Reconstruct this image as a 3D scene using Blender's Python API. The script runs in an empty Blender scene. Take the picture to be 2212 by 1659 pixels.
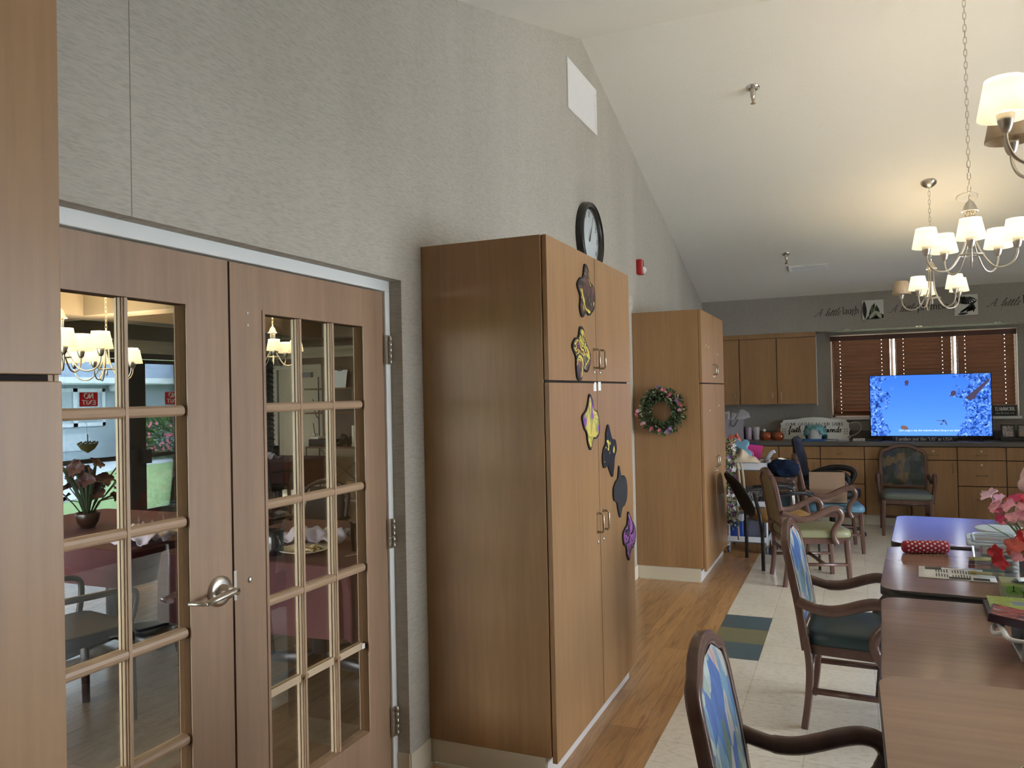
import bpy, math, random
from mathutils import Vector, Matrix, noise
random.seed(7)
C = bpy.context.scene.collection
PI = math.pi
def R(d): return math.radians(d)

# ------------------------------------------------------------------ materials
def newmat(name):
    m = bpy.data.materials.new(name); m.use_nodes = True
    nt = m.node_tree
    return m, nt, nt.nodes['Principled BSDF']
def L(nt, a, b): nt.links.new(a, b)
def tex_coord(nt, scale=(1, 1, 1), loc=(0, 0, 0), rot=(0, 0, 0)):
    tc = nt.nodes.new('ShaderNodeTexCoord'); mp = nt.nodes.new('ShaderNodeMapping')
    mp.inputs['Scale'].default_value = scale; mp.inputs['Location'].default_value = loc
    mp.inputs['Rotation'].default_value = rot
    L(nt, tc.outputs['Object'], mp.inputs['Vector'])
    return mp.outputs['Vector']
def noise_tex(nt, vec, scale=1.0, detail=3.0, rough=.55, dist=0.0):
    n = nt.nodes.new('ShaderNodeTexNoise')
    n.inputs['Scale'].default_value = scale; n.inputs['Detail'].default_value = detail
    n.inputs['Roughness'].default_value = rough; n.inputs['Distortion'].default_value = dist
    L(nt, vec, n.inputs['Vector']); return n.outputs['Fac']
def ramp(nt, fac, stops, interp='LINEAR'):
    r = nt.nodes.new('ShaderNodeValToRGB'); r.color_ramp.interpolation = interp
    el = r.color_ramp.elements
    while len(el) < len(stops): el.new(.5)
    for e, (p, c) in zip(el, stops):
        e.position = p; e.color = (c[0], c[1], c[2], 1)
    L(nt, fac, r.inputs['Fac']); return r.outputs['Color']
def mixc(nt, fac, a, b, mode='MIX'):
    n = nt.nodes.new('ShaderNodeMix'); n.data_type = 'RGBA'; n.blend_type = mode
    for s, v in ((n.inputs[0], fac), (n.inputs[6], a), (n.inputs[7], b)):
        if hasattr(v, 'is_linked'): L(nt, v, s)
        elif isinstance(v, (int, float)): s.default_value = v
        else: s.default_value = (v[0], v[1], v[2], 1)
    return n.outputs[2]
def bump(nt, bs, h, strength=.3, dist=.01):
    b = nt.nodes.new('ShaderNodeBump'); b.inputs['Strength'].default_value = strength
    b.inputs['Distance'].default_value = dist
    L(nt, h, b.inputs['Height']); L(nt, b.outputs['Normal'], bs.inputs['Normal'])
def mul(c, k): return tuple(min(1, x * k) for x in c)
def mat(name, col, rough=.5, metal=0.0, spec=.5, var=0.0, vs=20.0, bmp=0.0, bs_=60.0, emis=None, es=0.0, sheen=0, coat=0):
    m, nt, b = newmat(name)
    b.inputs['Base Color'].default_value = (*col, 1); b.inputs['Roughness'].default_value = rough
    b.inputs['Metallic'].default_value = metal; b.inputs['Specular IOR Level'].default_value = spec
    if coat: b.inputs['Coat Weight'].default_value = coat; b.inputs['Coat Roughness'].default_value = .15
    if emis:
        b.inputs['Emission Color'].default_value = (*emis, 1); b.inputs['Emission Strength'].default_value = es
    v = tex_coord(nt)
    if var:
        f = noise_tex(nt, v, vs)
        L(nt, ramp(nt, f, [(.3, mul(col, 1 - var)), (.7, mul(col, 1 + var))]), b.inputs['Base Color'])
    if bmp: bump(nt, b, noise_tex(nt, v, bs_, 4), bmp, .004)
    return m
def wood(name, c, k=.8, axis='z', rough=.38, s=1.0, spec=.5, fine=1.0):
    """veneer: long streaks along one axis over a soft wide figure"""
    m, nt, b = newmat(name)
    st = {'x': (.4, 6, 6), 'y': (6, .4, 6), 'z': (6, 6, .4)}[axis]
    v = tex_coord(nt, tuple(q * s for q in st))
    v2 = tex_coord(nt, tuple(q * s * 7 for q in st))
    f1 = noise_tex(nt, v, 1.0, 4, .6, .6); f2 = noise_tex(nt, v2, 1.0, 3, .6)
    c1 = ramp(nt, f1, [(.3, mul(c, k)), (.52, c), (.75, mul(c, 1.1))])
    c2 = ramp(nt, f2, [(.3, (1 - .13 * fine,) * 3), (.62, (1, 1, 1))])
    L(nt, mixc(nt, 1.0, c1, c2, 'MULTIPLY'), b.inputs['Base Color'])
    b.inputs['Roughness'].default_value = rough; b.inputs['Specular IOR Level'].default_value = spec
    bump(nt, b, f2, .05, .002)
    return m
def glass(name, tint=(1, 1, 1), refl=1.0, rough=0.0, milk=0.0):
    m = bpy.data.materials.new(name); m.use_nodes = True; nt = m.node_tree; nt.nodes.clear()
    o = nt.nodes.new('ShaderNodeOutputMaterial'); mx = nt.nodes.new('ShaderNodeMixShader')
    t = nt.nodes.new('ShaderNodeBsdfTransparent'); g = nt.nodes.new('ShaderNodeBsdfGlossy')
    fr = nt.nodes.new('ShaderNodeFresnel'); fr.inputs['IOR'].default_value = 1.45
    ml = nt.nodes.new('ShaderNodeMath'); ml.operation = 'MULTIPLY'; ml.inputs[1].default_value = refl
    t.inputs['Color'].default_value = (*tint, 1); g.inputs['Roughness'].default_value = rough
    L(nt, fr.outputs[0], ml.inputs[0]); L(nt, ml.outputs[0], mx.inputs[0])
    L(nt, t.outputs[0], mx.inputs[1]); L(nt, g.outputs[0], mx.inputs[2]); last = mx.outputs[0]
    if milk:
        d = nt.nodes.new('ShaderNodeBsdfDiffuse'); d.inputs['Color'].default_value = (.72, .76, .78, 1); m2 = nt.nodes.new('ShaderNodeMixShader'); m2.inputs[0].default_value = milk
        L(nt, last, m2.inputs[1]); L(nt, d.outputs[0], m2.inputs[2]); last = m2.outputs[0]
    L(nt, last, o.inputs[0])
    return m
def wallpaper(name, c, stain=.08, ax='y', seam=None):
    m, nt, b = newmat(name)
    sc = (30, 30, 230)
    f = noise_tex(nt, tex_coord(nt, sc), 1, 2, .6)
    f2 = noise_tex(nt, tex_coord(nt, (2.2, 2.2, .35)), 1, 3)
    c1 = ramp(nt, f, [(.34, mul(c, .87)), (.5, c), (.68, mul(c, 1.08))])
    c2 = ramp(nt, f2, [(.35, (1 - stain, 1 - stain, 1 - stain * 1.1)), (.65, (1, 1, 1))])
    col = mixc(nt, 1.0, c1, c2, 'MULTIPLY')
    if seam:
        tc = nt.nodes.new('ShaderNodeTexCoord'); sx = nt.nodes.new('ShaderNodeSeparateXYZ'); L(nt, tc.outputs['Object'], sx.inputs[0])
        cm = nt.nodes.new('ShaderNodeMath'); cm.operation = 'COMPARE'; cm.inputs[1].default_value = seam; cm.inputs[2].default_value = .0016
        L(nt, sx.outputs['Y'], cm.inputs[0])
        col = mixc(nt, cm.outputs[0], col, mul(c, .45))
    L(nt, col, b.inputs['Base Color']); b.inputs['Roughness'].default_value = .75
    b.inputs['Specular IOR Level'].default_value = .25
    bump(nt, b, f, .3, .002); return m
def plank_floor(name, c, k, w=.155, ln=1.2, rough=.3):
    m, nt, b = newmat(name)
    v = tex_coord(nt, (1, 1, 1), (0, 0, 0), (0, 0, R(90)))
    br = nt.nodes.new('ShaderNodeTexBrick'); L(nt, v, br.inputs['Vector'])
    br.offset = .37; br.inputs['Scale'].default_value = 1; br.inputs['Brick Width'].default_value = ln
    br.inputs['Row Height'].default_value = w; br.inputs['Mortar Size'].default_value = .0012
    br.inputs['Color1'].default_value = (*mul(c, .86), 1); br.inputs['Color2'].default_value = (*mul(c, 1.14), 1)
    br.inputs['Mortar'].default_value = (*mul(c, .4), 1)
    f = noise_tex(nt, tex_coord(nt, (16, 1.6, 1)), 1, 4, .65, 1.6)
    f2 = noise_tex(nt, tex_coord(nt, (80, 5, 1)), 1, 3, .6, .5)
    g = ramp(nt, f, [(.32, (k, k * .96, k * .9)), (.5, (1, 1, 1)), (.7, (1.0, .98, .95))])
    g2 = ramp(nt, f2, [(.35, (.82, .8, .77)), (.6, (1, 1, 1))])
    col = mixc(nt, 1, mixc(nt, 1, br.outputs['Color'], g, 'MULTIPLY'), g2, 'MULTIPLY')
    L(nt, col, b.inputs['Base Color']); b.inputs['Roughness'].default_value = rough
    bump(nt, b, f2, .06, .002); return m
def tile(name, c, rough=.22, T=.3048, ox=-.522, oy=4.735):
    m, nt, b = newmat(name)
    v = tex_coord(nt, (1, 1, 1), (-ox + T * 20, -oy + T * 20, 0))
    br = nt.nodes.new('ShaderNodeTexBrick'); L(nt, v, br.inputs['Vector'])
    br.offset = 0; br.squash = 1; br.inputs['Scale'].default_value = 1
    br.inputs['Brick Width'].default_value = T; br.inputs['Row Height'].default_value = T
    br.inputs['Mortar Size'].default_value = .0011; br.inputs['Bias'].default_value = 0
    br.inputs['Color1'].default_value = (*mul(c, .96), 1); br.inputs['Color2'].default_value = (*mul(c, 1.04), 1)
    br.inputs['Mortar'].default_value = (*mul(c, .5), 1)
    f = noise_tex(nt, tex_coord(nt, (26, 60, 1)), 1, 4, .65)
    f2 = noise_tex(nt, tex_coord(nt, (3, 3, 1)), 1, 2)
    col = mixc(nt, 1, br.outputs['Color'], ramp(nt, f, [(.33, (.82, .8, .76)), (.52, (1, 1, 1))]), 'MULTIPLY')
    col = mixc(nt, 1, col, ramp(nt, f2, [(.3, (.92, .91, .88)), (.7, (1, 1, 1))]), 'MULTIPLY')
    L(nt, col, b.inputs['Base Color']); b.inputs['Roughness'].default_value = rough
    return m
def patches(name, cols, scale=14, rough=.35, stretch=(1, 1, 1), dist=1.2, bmp=.0):
    """blotchy print: hard-edged patches of several colours"""
    m, nt, b = newmat(name)
    f = noise_tex(nt, tex_coord(nt, stretch), scale, 2.5, .55, dist)
    n = len(cols); st = []
    for i, c in enumerate(cols): st.append((0 if i == 0 else .3 + .4 * i / n, c))
    L(nt, ramp(nt, f, st, 'CONSTANT'), b.inputs['Base Color']); b.inputs['Roughness'].default_value = rough
    if bmp: bump(nt, b, f, bmp, .004)
    return m
def leafprint(name, cols, scale=9, rough=.6):
    """upholstery print: overlapping leaf-like cells in several colours with veins"""
    m, nt, b = newmat(name)
    v = tex_coord(nt, (1, 1.0, .55), (0, 0, 0), (R(28), 0, 0))
    wob = nt.nodes.new('ShaderNodeTexNoise'); wob.inputs['Scale'].default_value = 7; L(nt, v, wob.inputs['Vector'])
    vv = mixc(nt, .09, v, wob.outputs['Color'])
    vo = nt.nodes.new('ShaderNodeTexVoronoi'); vo.inputs['Scale'].default_value = scale; L(nt, vv, vo.inputs['Vector'])
    sep = nt.nodes.new('ShaderNodeSeparateColor'); L(nt, vo.outputs['Color'], sep.inputs[0])
    n = len(cols)
    c1 = ramp(nt, sep.outputs[0], [(i / n, c) for i, c in enumerate(cols)], 'CONSTANT')
    f = noise_tex(nt, tex_coord(nt, (1, 26, 5), (0, 0, 0), (R(35), 0, 0)), 3, 2, .5, .8)
    c2 = ramp(nt, f, [(.38, (.62, .66, .7)), (.55, (1, 1, 1))])
    L(nt, mixc(nt, 1, c1, c2, 'MULTIPLY'), b.inputs['Base Color']); b.inputs['Roughness'].default_value = rough
    return m

# ------------------------------------------------------------------ mesh builder
WM = {}
class MB:
    def __init__(s): s.v = []; s.f = []; s.mi = []; s.sm = []; s.m = 0; s.X = Matrix(); s.st = []
    def push(s, M_): s.st.append(s.X); s.X = s.X @ M_; return s
    def pop(s): s.X = s.st.pop(); return s
    def add(s, vs, fs, smooth=False):
        k = len(s.v); X = s.X
        s.v += [tuple(X @ Vector(p)) for p in vs]
        for f in fs: s.f.append([i + k for i in f]); s.mi.append(s.m); s.sm.append(smooth)
        return s
    def box(s, x0, x1, y0, y1, z0, z1):
        return s.add([(x, y, z) for x in (x0, x1) for y in (y0, y1) for z in (z0, z1)],
                     [(0, 1, 3, 2), (4, 6, 7, 5), (0, 4, 5, 1), (2, 3, 7, 6), (0, 2, 6, 4), (1, 5, 7, 3)])
    def prism(s, poly, a, b, plane='xy', smooth=False):
        """extrude a 2-D outline between a and b along the axis normal to plane"""
        def P(u, w, h): return {'xy': (u, w, h), 'yz': (h, u, w), 'xz': (u, h, w)}[plane]
        n = len(poly); vs = [P(u, w, a) for u, w in poly] + [P(u, w, b) for u, w in poly]
        fs = [tuple(range(n))[::-1], tuple(range(n, 2 * n))]
        s.add(vs, fs)
        k = len(s.v) - 2 * n
        for i in range(n):
            j = (i + 1) % n; s.f.append([k + i, k + j, k + n + j, k + n + i]); s.mi.append(s.m); s.sm.append(smooth)
        return s
    def tube(s, pts, r, n=8, closed=False, sx=1.0, sy=1.0, up=(0, 0, 1), caps=True, square=False, smooth=True):
        """sweep an oval (or square) section along a path; r may be a list"""
        pts = [Vector(p) for p in pts]; N = len(pts)
        rs = r if isinstance(r, (list, tuple)) else [r] * N
        up = Vector(up); vs = []; prev = None
        for i, p in enumerate(pts):
            if closed: t = pts[(i + 1) % N] - pts[i - 1]
            else: t = pts[min(i + 1, N - 1)] - pts[max(i - 1, 0)]
            if t.length < 1e-9: t = Vector((0, 0, 1))
            t.normalize()
            a = up.cross(t) if prev is None else prev - t * prev.dot(t)
            if a.length < 1e-4: a = Vector((1, 0, 0)).cross(t)
            if a.length < 1e-4: a = Vector((0, 1, 0)).cross(t)
            a.normalize(); b = t.cross(a); prev = a
            for k in range(n):
                if square:
                    q = [(-1, -.7), (-.7, -1), (.7, -1), (1, -.7), (1, .7), (.7, 1), (-.7, 1), (-1, .7)][k % 8]
                    c, d = q
                else: c, d = math.cos(2 * PI * k / n), math.sin(2 * PI * k / n)
                vs.append(p + a * (c * rs[i] * sx) + b * (d * rs[i] * sy))
        fs = []
        for i in range(N if closed else N - 1):
            j = (i + 1) % N
            for k in range(n): fs.append((i * n + k, i * n + (k + 1) % n, j * n + (k + 1) % n, j * n + k))
        s.add(vs, fs, smooth)
        if caps and not closed:
            k = len(s.v) - len(vs)
            s.f += [[k + q for q in range(n)][::-1], [k + (N - 1) * n + q for q in range(n)]]; s.mi += [s.m] * 2; s.sm += [False] * 2
        return s
    def cyl(s, p, q, r, n=12, r2=None): return s.tube([p, q], [r, r if r2 is None else r2], n)
    def lathe(s, prof, n=24, c=(0, 0, 0), smooth=True, sx=1, sy=1):
        vs = []; fs = []; m = len(prof)
        for r, z in prof:
            for k in range(n): vs.append((c[0] + r * sx * math.cos(2 * PI * k / n), c[1] + r * sy * math.sin(2 * PI * k / n), c[2] + z))
        for i in range(m - 1):
            for k in range(n): fs.append((i * n + k, i * n + (k + 1) % n, (i + 1) * n + (k + 1) % n, (i + 1) * n + k))
        return s.add(vs, fs, smooth)
    def grid(s, fn, nu, nv, smooth=True, closed_u=False):
        vs = [fn(i / nu, j / nv) for j in range(nv + 1) for i in range(nu + 1)]
        w = nu + 1
        return s.add(vs, [(j * w + i, j * w + i + 1, (j + 1) * w + i + 1, (j + 1) * w + i) for j in range(nv) for i in range(nu)], smooth)
    def ball(s, c, r, n=12, m=8, sq=(1, 1, 1), fn=None):
        vs = []; fs = []
        for j in range(m + 1):
            t = PI * j / m
            for i in range(n):
                a = 2 * PI * i / n; d = Vector((math.sin(t) * math.cos(a), math.sin(t) * math.sin(a), math.cos(t)))
                k = r * (fn(d) if fn else 1)
                vs.append((c[0] + d.x * k * sq[0], c[1] + d.y * k * sq[1], c[2] + d.z * k * sq[2]))
        for j in range(m):
            for i in range(n): fs.append((j * n + i, (j + 1) * n + i, (j + 1) * n + (i + 1) % n, j * n + (i + 1) % n))
        return s.add(vs, fs, True)
    def rbox(s, x0, x1, y0, y1, z0, z1, r=.02, n=5):
        """box with rounded vertical edges"""
        return s.prism(rrect(x0, x1, y0, y1, r, n), z0, z1, 'xy', True)
    def build(s, name, mats, parent=None, W=True, bev=0.0, sub=0, solid=0.0):
        me = bpy.data.meshes.new(name); vs = s.v
        if parent is not None and W:
            inv = WM[parent.name].inverted(); vs = [tuple(inv @ Vector(p)) for p in vs]
        me.from_pydata(vs, [], s.f)
        if not isinstance(mats, (list, tuple)): mats = [mats]
        for m_ in mats: me.materials.append(m_)
        me.polygons.foreach_set('material_index', s.mi); me.polygons.foreach_set('use_smooth', s.sm)
        me.validate(); me.update()
        o = bpy.data.objects.new(name, me); C.objects.link(o)
        if parent is not None: o.parent = parent; WM[o.name] = WM[parent.name]
        else: WM[o.name] = Matrix()
        if solid: q = o.modifiers.new('Solidify', 'SOLIDIFY'); q.thickness = solid; q.offset = 0
        if sub: q = o.modifiers.new('Subdivision', 'SUBSURF'); q.levels = q.render_levels = sub
        if bev: q = o.modifiers.new('Bevel', 'BEVEL'); q.width = bev; q.segments = 2; q.limit_method = 'ANGLE'; q.angle_limit = R(40)
        return o
def rrect(x0, x1, y0, y1, r, n=5):
    p = []
    for cx, cy, a in ((x1 - r, y1 - r, 0), (x0 + r, y1 - r, 90), (x0 + r, y0 + r, 180), (x1 - r, y0 + r, 270)):
        for i in range(n + 1):
            t = R(a + 90 * i / n); p.append((cx + r * math.cos(t), cy + r * math.sin(t)))
    return p
def crom(pts, k=6, closed=False):
    """smooth curve through points"""
    pts = [Vector(p) for p in pts]; out = []; N = len(pts)
    for i in range(N if closed else N - 1):
        if closed: a, b, c, d = pts[i - 1], pts[i], pts[(i + 1) % N], pts[(i + 2) % N]
        else: a, b, c, d = pts[max(i - 1, 0)], pts[i], pts[i + 1], pts[min(i + 2, N - 1)]
        for j in range(k):
            t = j / k; out.append(.5 * ((2 * b) + (c - a) * t + (2 * a - 5 * b + 4 * c - d) * t * t + (3 * b - a - 3 * c + d) * t ** 3))
    if not closed: out.append(pts[-1])
    return out
def T(x=0, y=0, z=0, rz=0, rx=0, ry=0):
    return Matrix.Translation((x, y, z)) @ Matrix.Rotation(R(rz), 4, 'Z') @ Matrix.Rotation(R(ry), 4, 'Y') @ Matrix.Rotation(R(rx), 4, 'X')
def tag(o, label, cat, group=None, kind=None):
    o['label'] = label; o['category'] = cat
    if group: o['group'] = group
    if kind: o['kind'] = kind
    return o
def thing(name, label, cat, loc=(0, 0, 0), rz=0, group=None, kind=None):
    o = bpy.data.objects.new(name, None); C.objects.link(o); o.empty_display_size = .05
    o.location = loc; o.rotation_euler = (0, 0, R(rz)); WM[o.name] = T(*loc, rz=rz)
    return tag(o, label, cat, group, kind)
def struct(name, mb, mats, label, cat, **k): return tag(mb.build(name, mats, **k), label, cat, kind='structure')
def copy_tree(o, loc, rz=0, label=None, parent=None):
    c = o.copy(); C.objects.link(c)
    if parent is None:
        c.location = loc; c.rotation_euler = (0, 0, R(rz)); WM[c.name] = T(*loc, rz=rz)
        if label: c['label'] = label
    else: c.parent = parent; WM[c.name] = WM[parent.name]
    for ch in list(o.children): copy_tree(ch, None, 0, None, c)
    return c
def relabel(c, path_mats):
    """give a copied thing its own materials: {part name stem: material}"""
    for ch in c.children:
        st = ch.name.split('.')[0]
        if st in path_mats: ch.data = ch.data.copy(); ch.data.materials.clear(); ch.data.materials.append(path_mats[st])

# ------------------------------------------------------------------ lettering (pen strokes)
def _a(cx, cy, rx, ry, a0, a1, n=14):
    return [(cx + rx * math.cos(R(a0 + (a1 - a0) * i / n)), cy + ry * math.sin(R(a0 + (a1 - a0) * i / n))) for i in range(n + 1)]
GL = {  # letter: (advance, polylines)   x-height 5, capitals 7.5
 'a': (4.6, [[(.9, 4), (1.6, 4.8), (2.6, 4.9), (3.4, 4.2), (3.5, 3), (3.5, .7), (4.2, 0)], [(3.5, 2.9), (2, 2.5), (.8, 1.6), (.9, .4), (1.9, 0), (2.9, .4), (3.5, 1.2)]]),
 'b': (5, [[(.9, 8), (.9, 0)], _a(2.5, 2.5, 1.7, 2.5, 140, -150)]),
 'c': (4.3, [_a(2.4, 2.5, 1.9, 2.5, 45, 315)]), 'd': (5, [[(4, 8), (4, 0)], _a(2.4, 2.5, 1.7, 2.5, 40, 320)]),
 'e': (4.4, [[(.5, 2.7), (4.1, 2.7)] + _a(2.3, 2.5, 1.8, 2.5, 8, 310)]),
 'f': (3, [[(1.1, 0), (1.1, 6.5), (1.6, 7.8), (2.7, 7.9)], [(.2, 4.8), (2.4, 4.8)]]),
 'g': (4.7, [_a(2.1, 3.4, 1.4, 1.6, 0, 360), [(3, 4.6), (4.3, 4.9)], [(1.5, 2), (.9, 1.2), (1.6, .7), (3.2, .5), (4, -.6), (3, -1.9), (1.4, -1.9), (.5, -1), (1.2, .1)]]),
 'h': (5.2, [[(1, 8), (1, 0)], [(1, 3.4), (1.8, 4.6), (2.9, 5), (3.8, 4.4), (4, 3.4), (4, 0)]]),
 'i': (2.3, [[(1.1, 5), (1.1, 0)], [(1, 7), (1.2, 7)]]), 'k': (4.8, [[(1, 8), (1, 0)], [(3.9, 5), (1, 2.2)], [(1.9, 3), (4.2, 0)]]),
 'l': (2.3, [[(1.1, 8), (1.1, 0)]]),
 'm': (7.9, [[(1, 5), (1, 0)], [(1, 3.4), (1.8, 4.6), (2.7, 5), (3.6, 4.4), (3.8, 3.4), (3.8, 0)], [(3.8, 3.4), (4.6, 4.6), (5.5, 5), (6.4, 4.4), (6.6, 3.4), (6.6, 0)]]),
 'n': (5.2, [[(1, 5), (1, 0)], [(1, 3.4), (1.8, 4.6), (2.9, 5), (3.8, 4.4), (4, 3.4), (4, 0)]]),
 'o': (4.9, [_a(2.4, 2.5, 1.9, 2.5, 0, 360, 22)]), 'p': (5.1, [[(.9, 5), (.9, -2.4)], _a(2.6, 2.5, 1.8, 2.5, 150, -150, 20)]),
 'r': (3.6, [[(1, 5), (1, 0)], [(1, 3.2), (1.6, 4.5), (2.6, 4.9), (3.2, 4.5)]]),
 's': (3.8, [[(3, 4.2), (2.2, 4.9), (1, 4.6), (.8, 3.6), (1.8, 2.8), (3, 2), (3.1, .8), (2, .05), (.7, .7)]]),
 't': (3, [[(1.1, 6.6), (1.1, 1), (1.7, .1), (2.7, .5)], [(.2, 4.8), (2.5, 4.8)]]),
 'u': (5.2, [[(1, 5), (1, 1.6), (1.5, .3), (2.5, 0), (3.4, .5), (4, 1.6)], [(4, 5), (4, 0)]]),
 'v': (4.6, [[(.4, 5), (2.3, 0)], [(2.3, 0), (4.2, 5)]]), 'w': (6.6, [[(.4, 5), (1.9, 0)], [(1.9, 0), (3.3, 5)], [(3.3, 5), (4.8, 0)], [(4.8, 0), (6.2, 5)]]),
 'y': (4.6, [[(.4, 5), (2.3, 0)], [(4.2, 5), (1.7, -1.8), (.6, -2.2)]]),
 'A': (7, [[(.5, 0), (3.4, 7.5)], [(3.4, 7.5), (6.4, 0)], [(1.6, 2.6), (5.4, 2.6)]]),
 'B': (6, [[(1, 0), (1, 7.5)], [(1, 7.5)] + _a(3, 5.7, 1.9, 1.8, 90, -90) + [(1, 3.9)], [(1, 3.9)] + _a(3.1, 2, 2.2, 2, 90, -90) + [(1, 0)]]),
 'C': (6.8, [_a(3.8, 3.75, 3.2, 3.75, 40, 320, 20)]), 'E': (5.6, [[(1, 0), (1, 7.5)], [(1, 7.5), (4.9, 7.5)], [(1, 3.9), (4.2, 3.9)], [(1, 0), (5, 0)]]),
 'F': (5.2, [[(1, 0), (1, 7.5)], [(1, 7.5), (4.9, 7.5)], [(1, 3.9), (4.2, 3.9)]]),
 'G': (7.2, [_a(3.8, 3.75, 3.2, 3.75, 40, 330, 20), [(6.4, 0.6), (6.4, 3.2)], [(4.6, 3.2), (6.6, 3.2)]]),
 'H': (7, [[(1, 0), (1, 7.5)], [(6, 0), (6, 7.5)], [(1, 3.8), (6, 3.8)]]), 'I': (3, [[(1.5, 0), (1.5, 7.5)]]),
 'K': (6.4, [[(1, 0), (1, 7.5)], [(5.6, 7.5), (1, 3.2)], [(2.6, 4.6), (6, 0)]]), 'L': (5.2, [[(1, 0), (1, 7.5)], [(1, 0), (4.8, 0)]]),
 'M': (8.2, [[(1, 0), (1, 7.5)], [(1, 7.5), (4.1, 1)], [(4.1, 1), (7.2, 7.5)], [(7.2, 7.5), (7.2, 0)]]),
 'N': (7.2, [[(1, 0), (1, 7.5)], [(1, 7.5), (6.2, 0)], [(6.2, 0), (6.2, 7.5)]]),
 'O': (7.6, [_a(3.8, 3.75, 3.2, 3.75, 0, 360, 26)]),
 'R': (6.4, [[(1, 0), (1, 7.5)], [(1, 7.5)] + _a(3.1, 5.6, 2, 1.9, 90, -90) + [(1, 3.7)], [(3.2, 3.7), (6, 0)]]),
 'S': (5.4, [[(4.6, 6.3), (3.4, 7.4), (1.7, 7.2), (.9, 6), (1.4, 4.7), (3.2, 3.8), (4.7, 2.6), (4.6, .9), (3, 0), (1.5, .3), (.7, 1.5)]]),
 'T': (6.2, [[(3.1, 0), (3.1, 7.5)], [(.4, 7.5), (5.8, 7.5)]]),
 'U': (7, [[(1, 7.5), (1, 2.4), (1.8, .6), (3.5, 0), (5.2, .6), (6, 2.4), (6, 7.5)]]), 'W': (9.4, [[(.4, 7.5), (2.6, 0)], [(2.6, 0), (4.7, 7.5)], [(4.7, 7.5), (6.9, 0)], [(6.9, 0), (9, 7.5)]]),
 'D': (7, [[(1, 0), (1, 7.5)], [(1, 7.5)] + _a(2.6, 3.75, 3.4, 3.75, 90, -90, 18) + [(1, 0)]]),
 '\u201c': (3, [[(1, 7.8), (.8, 6.4)], [(2.2, 7.8), (2, 6.4)]]), '\u201d': (3, [[(1, 7.8), (.8, 6.4)], [(2.2, 7.8), (2, 6.4)]]), "'": (1.6, [[(.8, 7.8), (.7, 6.2)]]),
 '.': (2, [[(.9, .2), (1.1, .2)]]), 'X': (6.6, [[(.6, 7.5), (6, 0)], [(6, 7.5), (.6, 0)]]),
 '1': (4, [[(1, 6.3), (2.3, 7.5)], [(2.3, 7.5), (2.3, 0)]]), '2': (5, [[(.7, 5.8), (1.4, 7.2), (3, 7.5), (4.2, 6.5), (4, 4.9), (.6, 0)], [(.6, 0), (4.5, 0)]]),
 '3': (5, [[(.8, 6.8), (2.4, 7.5), (4, 6.5), (3.4, 4.5), (2, 3.9)], [(2, 3.9), (4, 3), (4.2, 1.2), (2.4, 0), (.7, .7)]]),
 '4': (5, [[(3.4, 0), (3.4, 7.5)], [(3.4, 7.5), (.5, 2)], [(.5, 2), (4.6, 2)]]), '5': (5, [[(4, 7.5), (1.2, 7.5)], [(1.2, 7.5), (1, 4.3)], [(1, 4.3), (2.8, 4.8), (4.3, 3.4), (4, 1), (2.2, 0), (.6, .6)]]),
 '6': (5, [[(4, 7.2), (2, 6), (.8, 3), (1.2, .8), (2.5, 0), (4, 1), (4, 3.4), (2.6, 4.4), (1, 3.2)]]), '7': (5, [[(.6, 7.5), (4.4, 7.5)], [(4.4, 7.5), (1.8, 0)]]),
 '8': (5, [_a(2.5, 5.7, 1.6, 1.8, 0, 360), _a(2.5, 1.95, 1.9, 1.95, 0, 360)]), '9': (5, [_a(2.5, 5.3, 1.8, 2.2, 0, 360), [(4.2, 5), (3.8, 2), (1.6, 0)]]), '0': (5, [_a(2.5, 3.75, 2, 3.75, 0, 360, 20)]),
}
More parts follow.
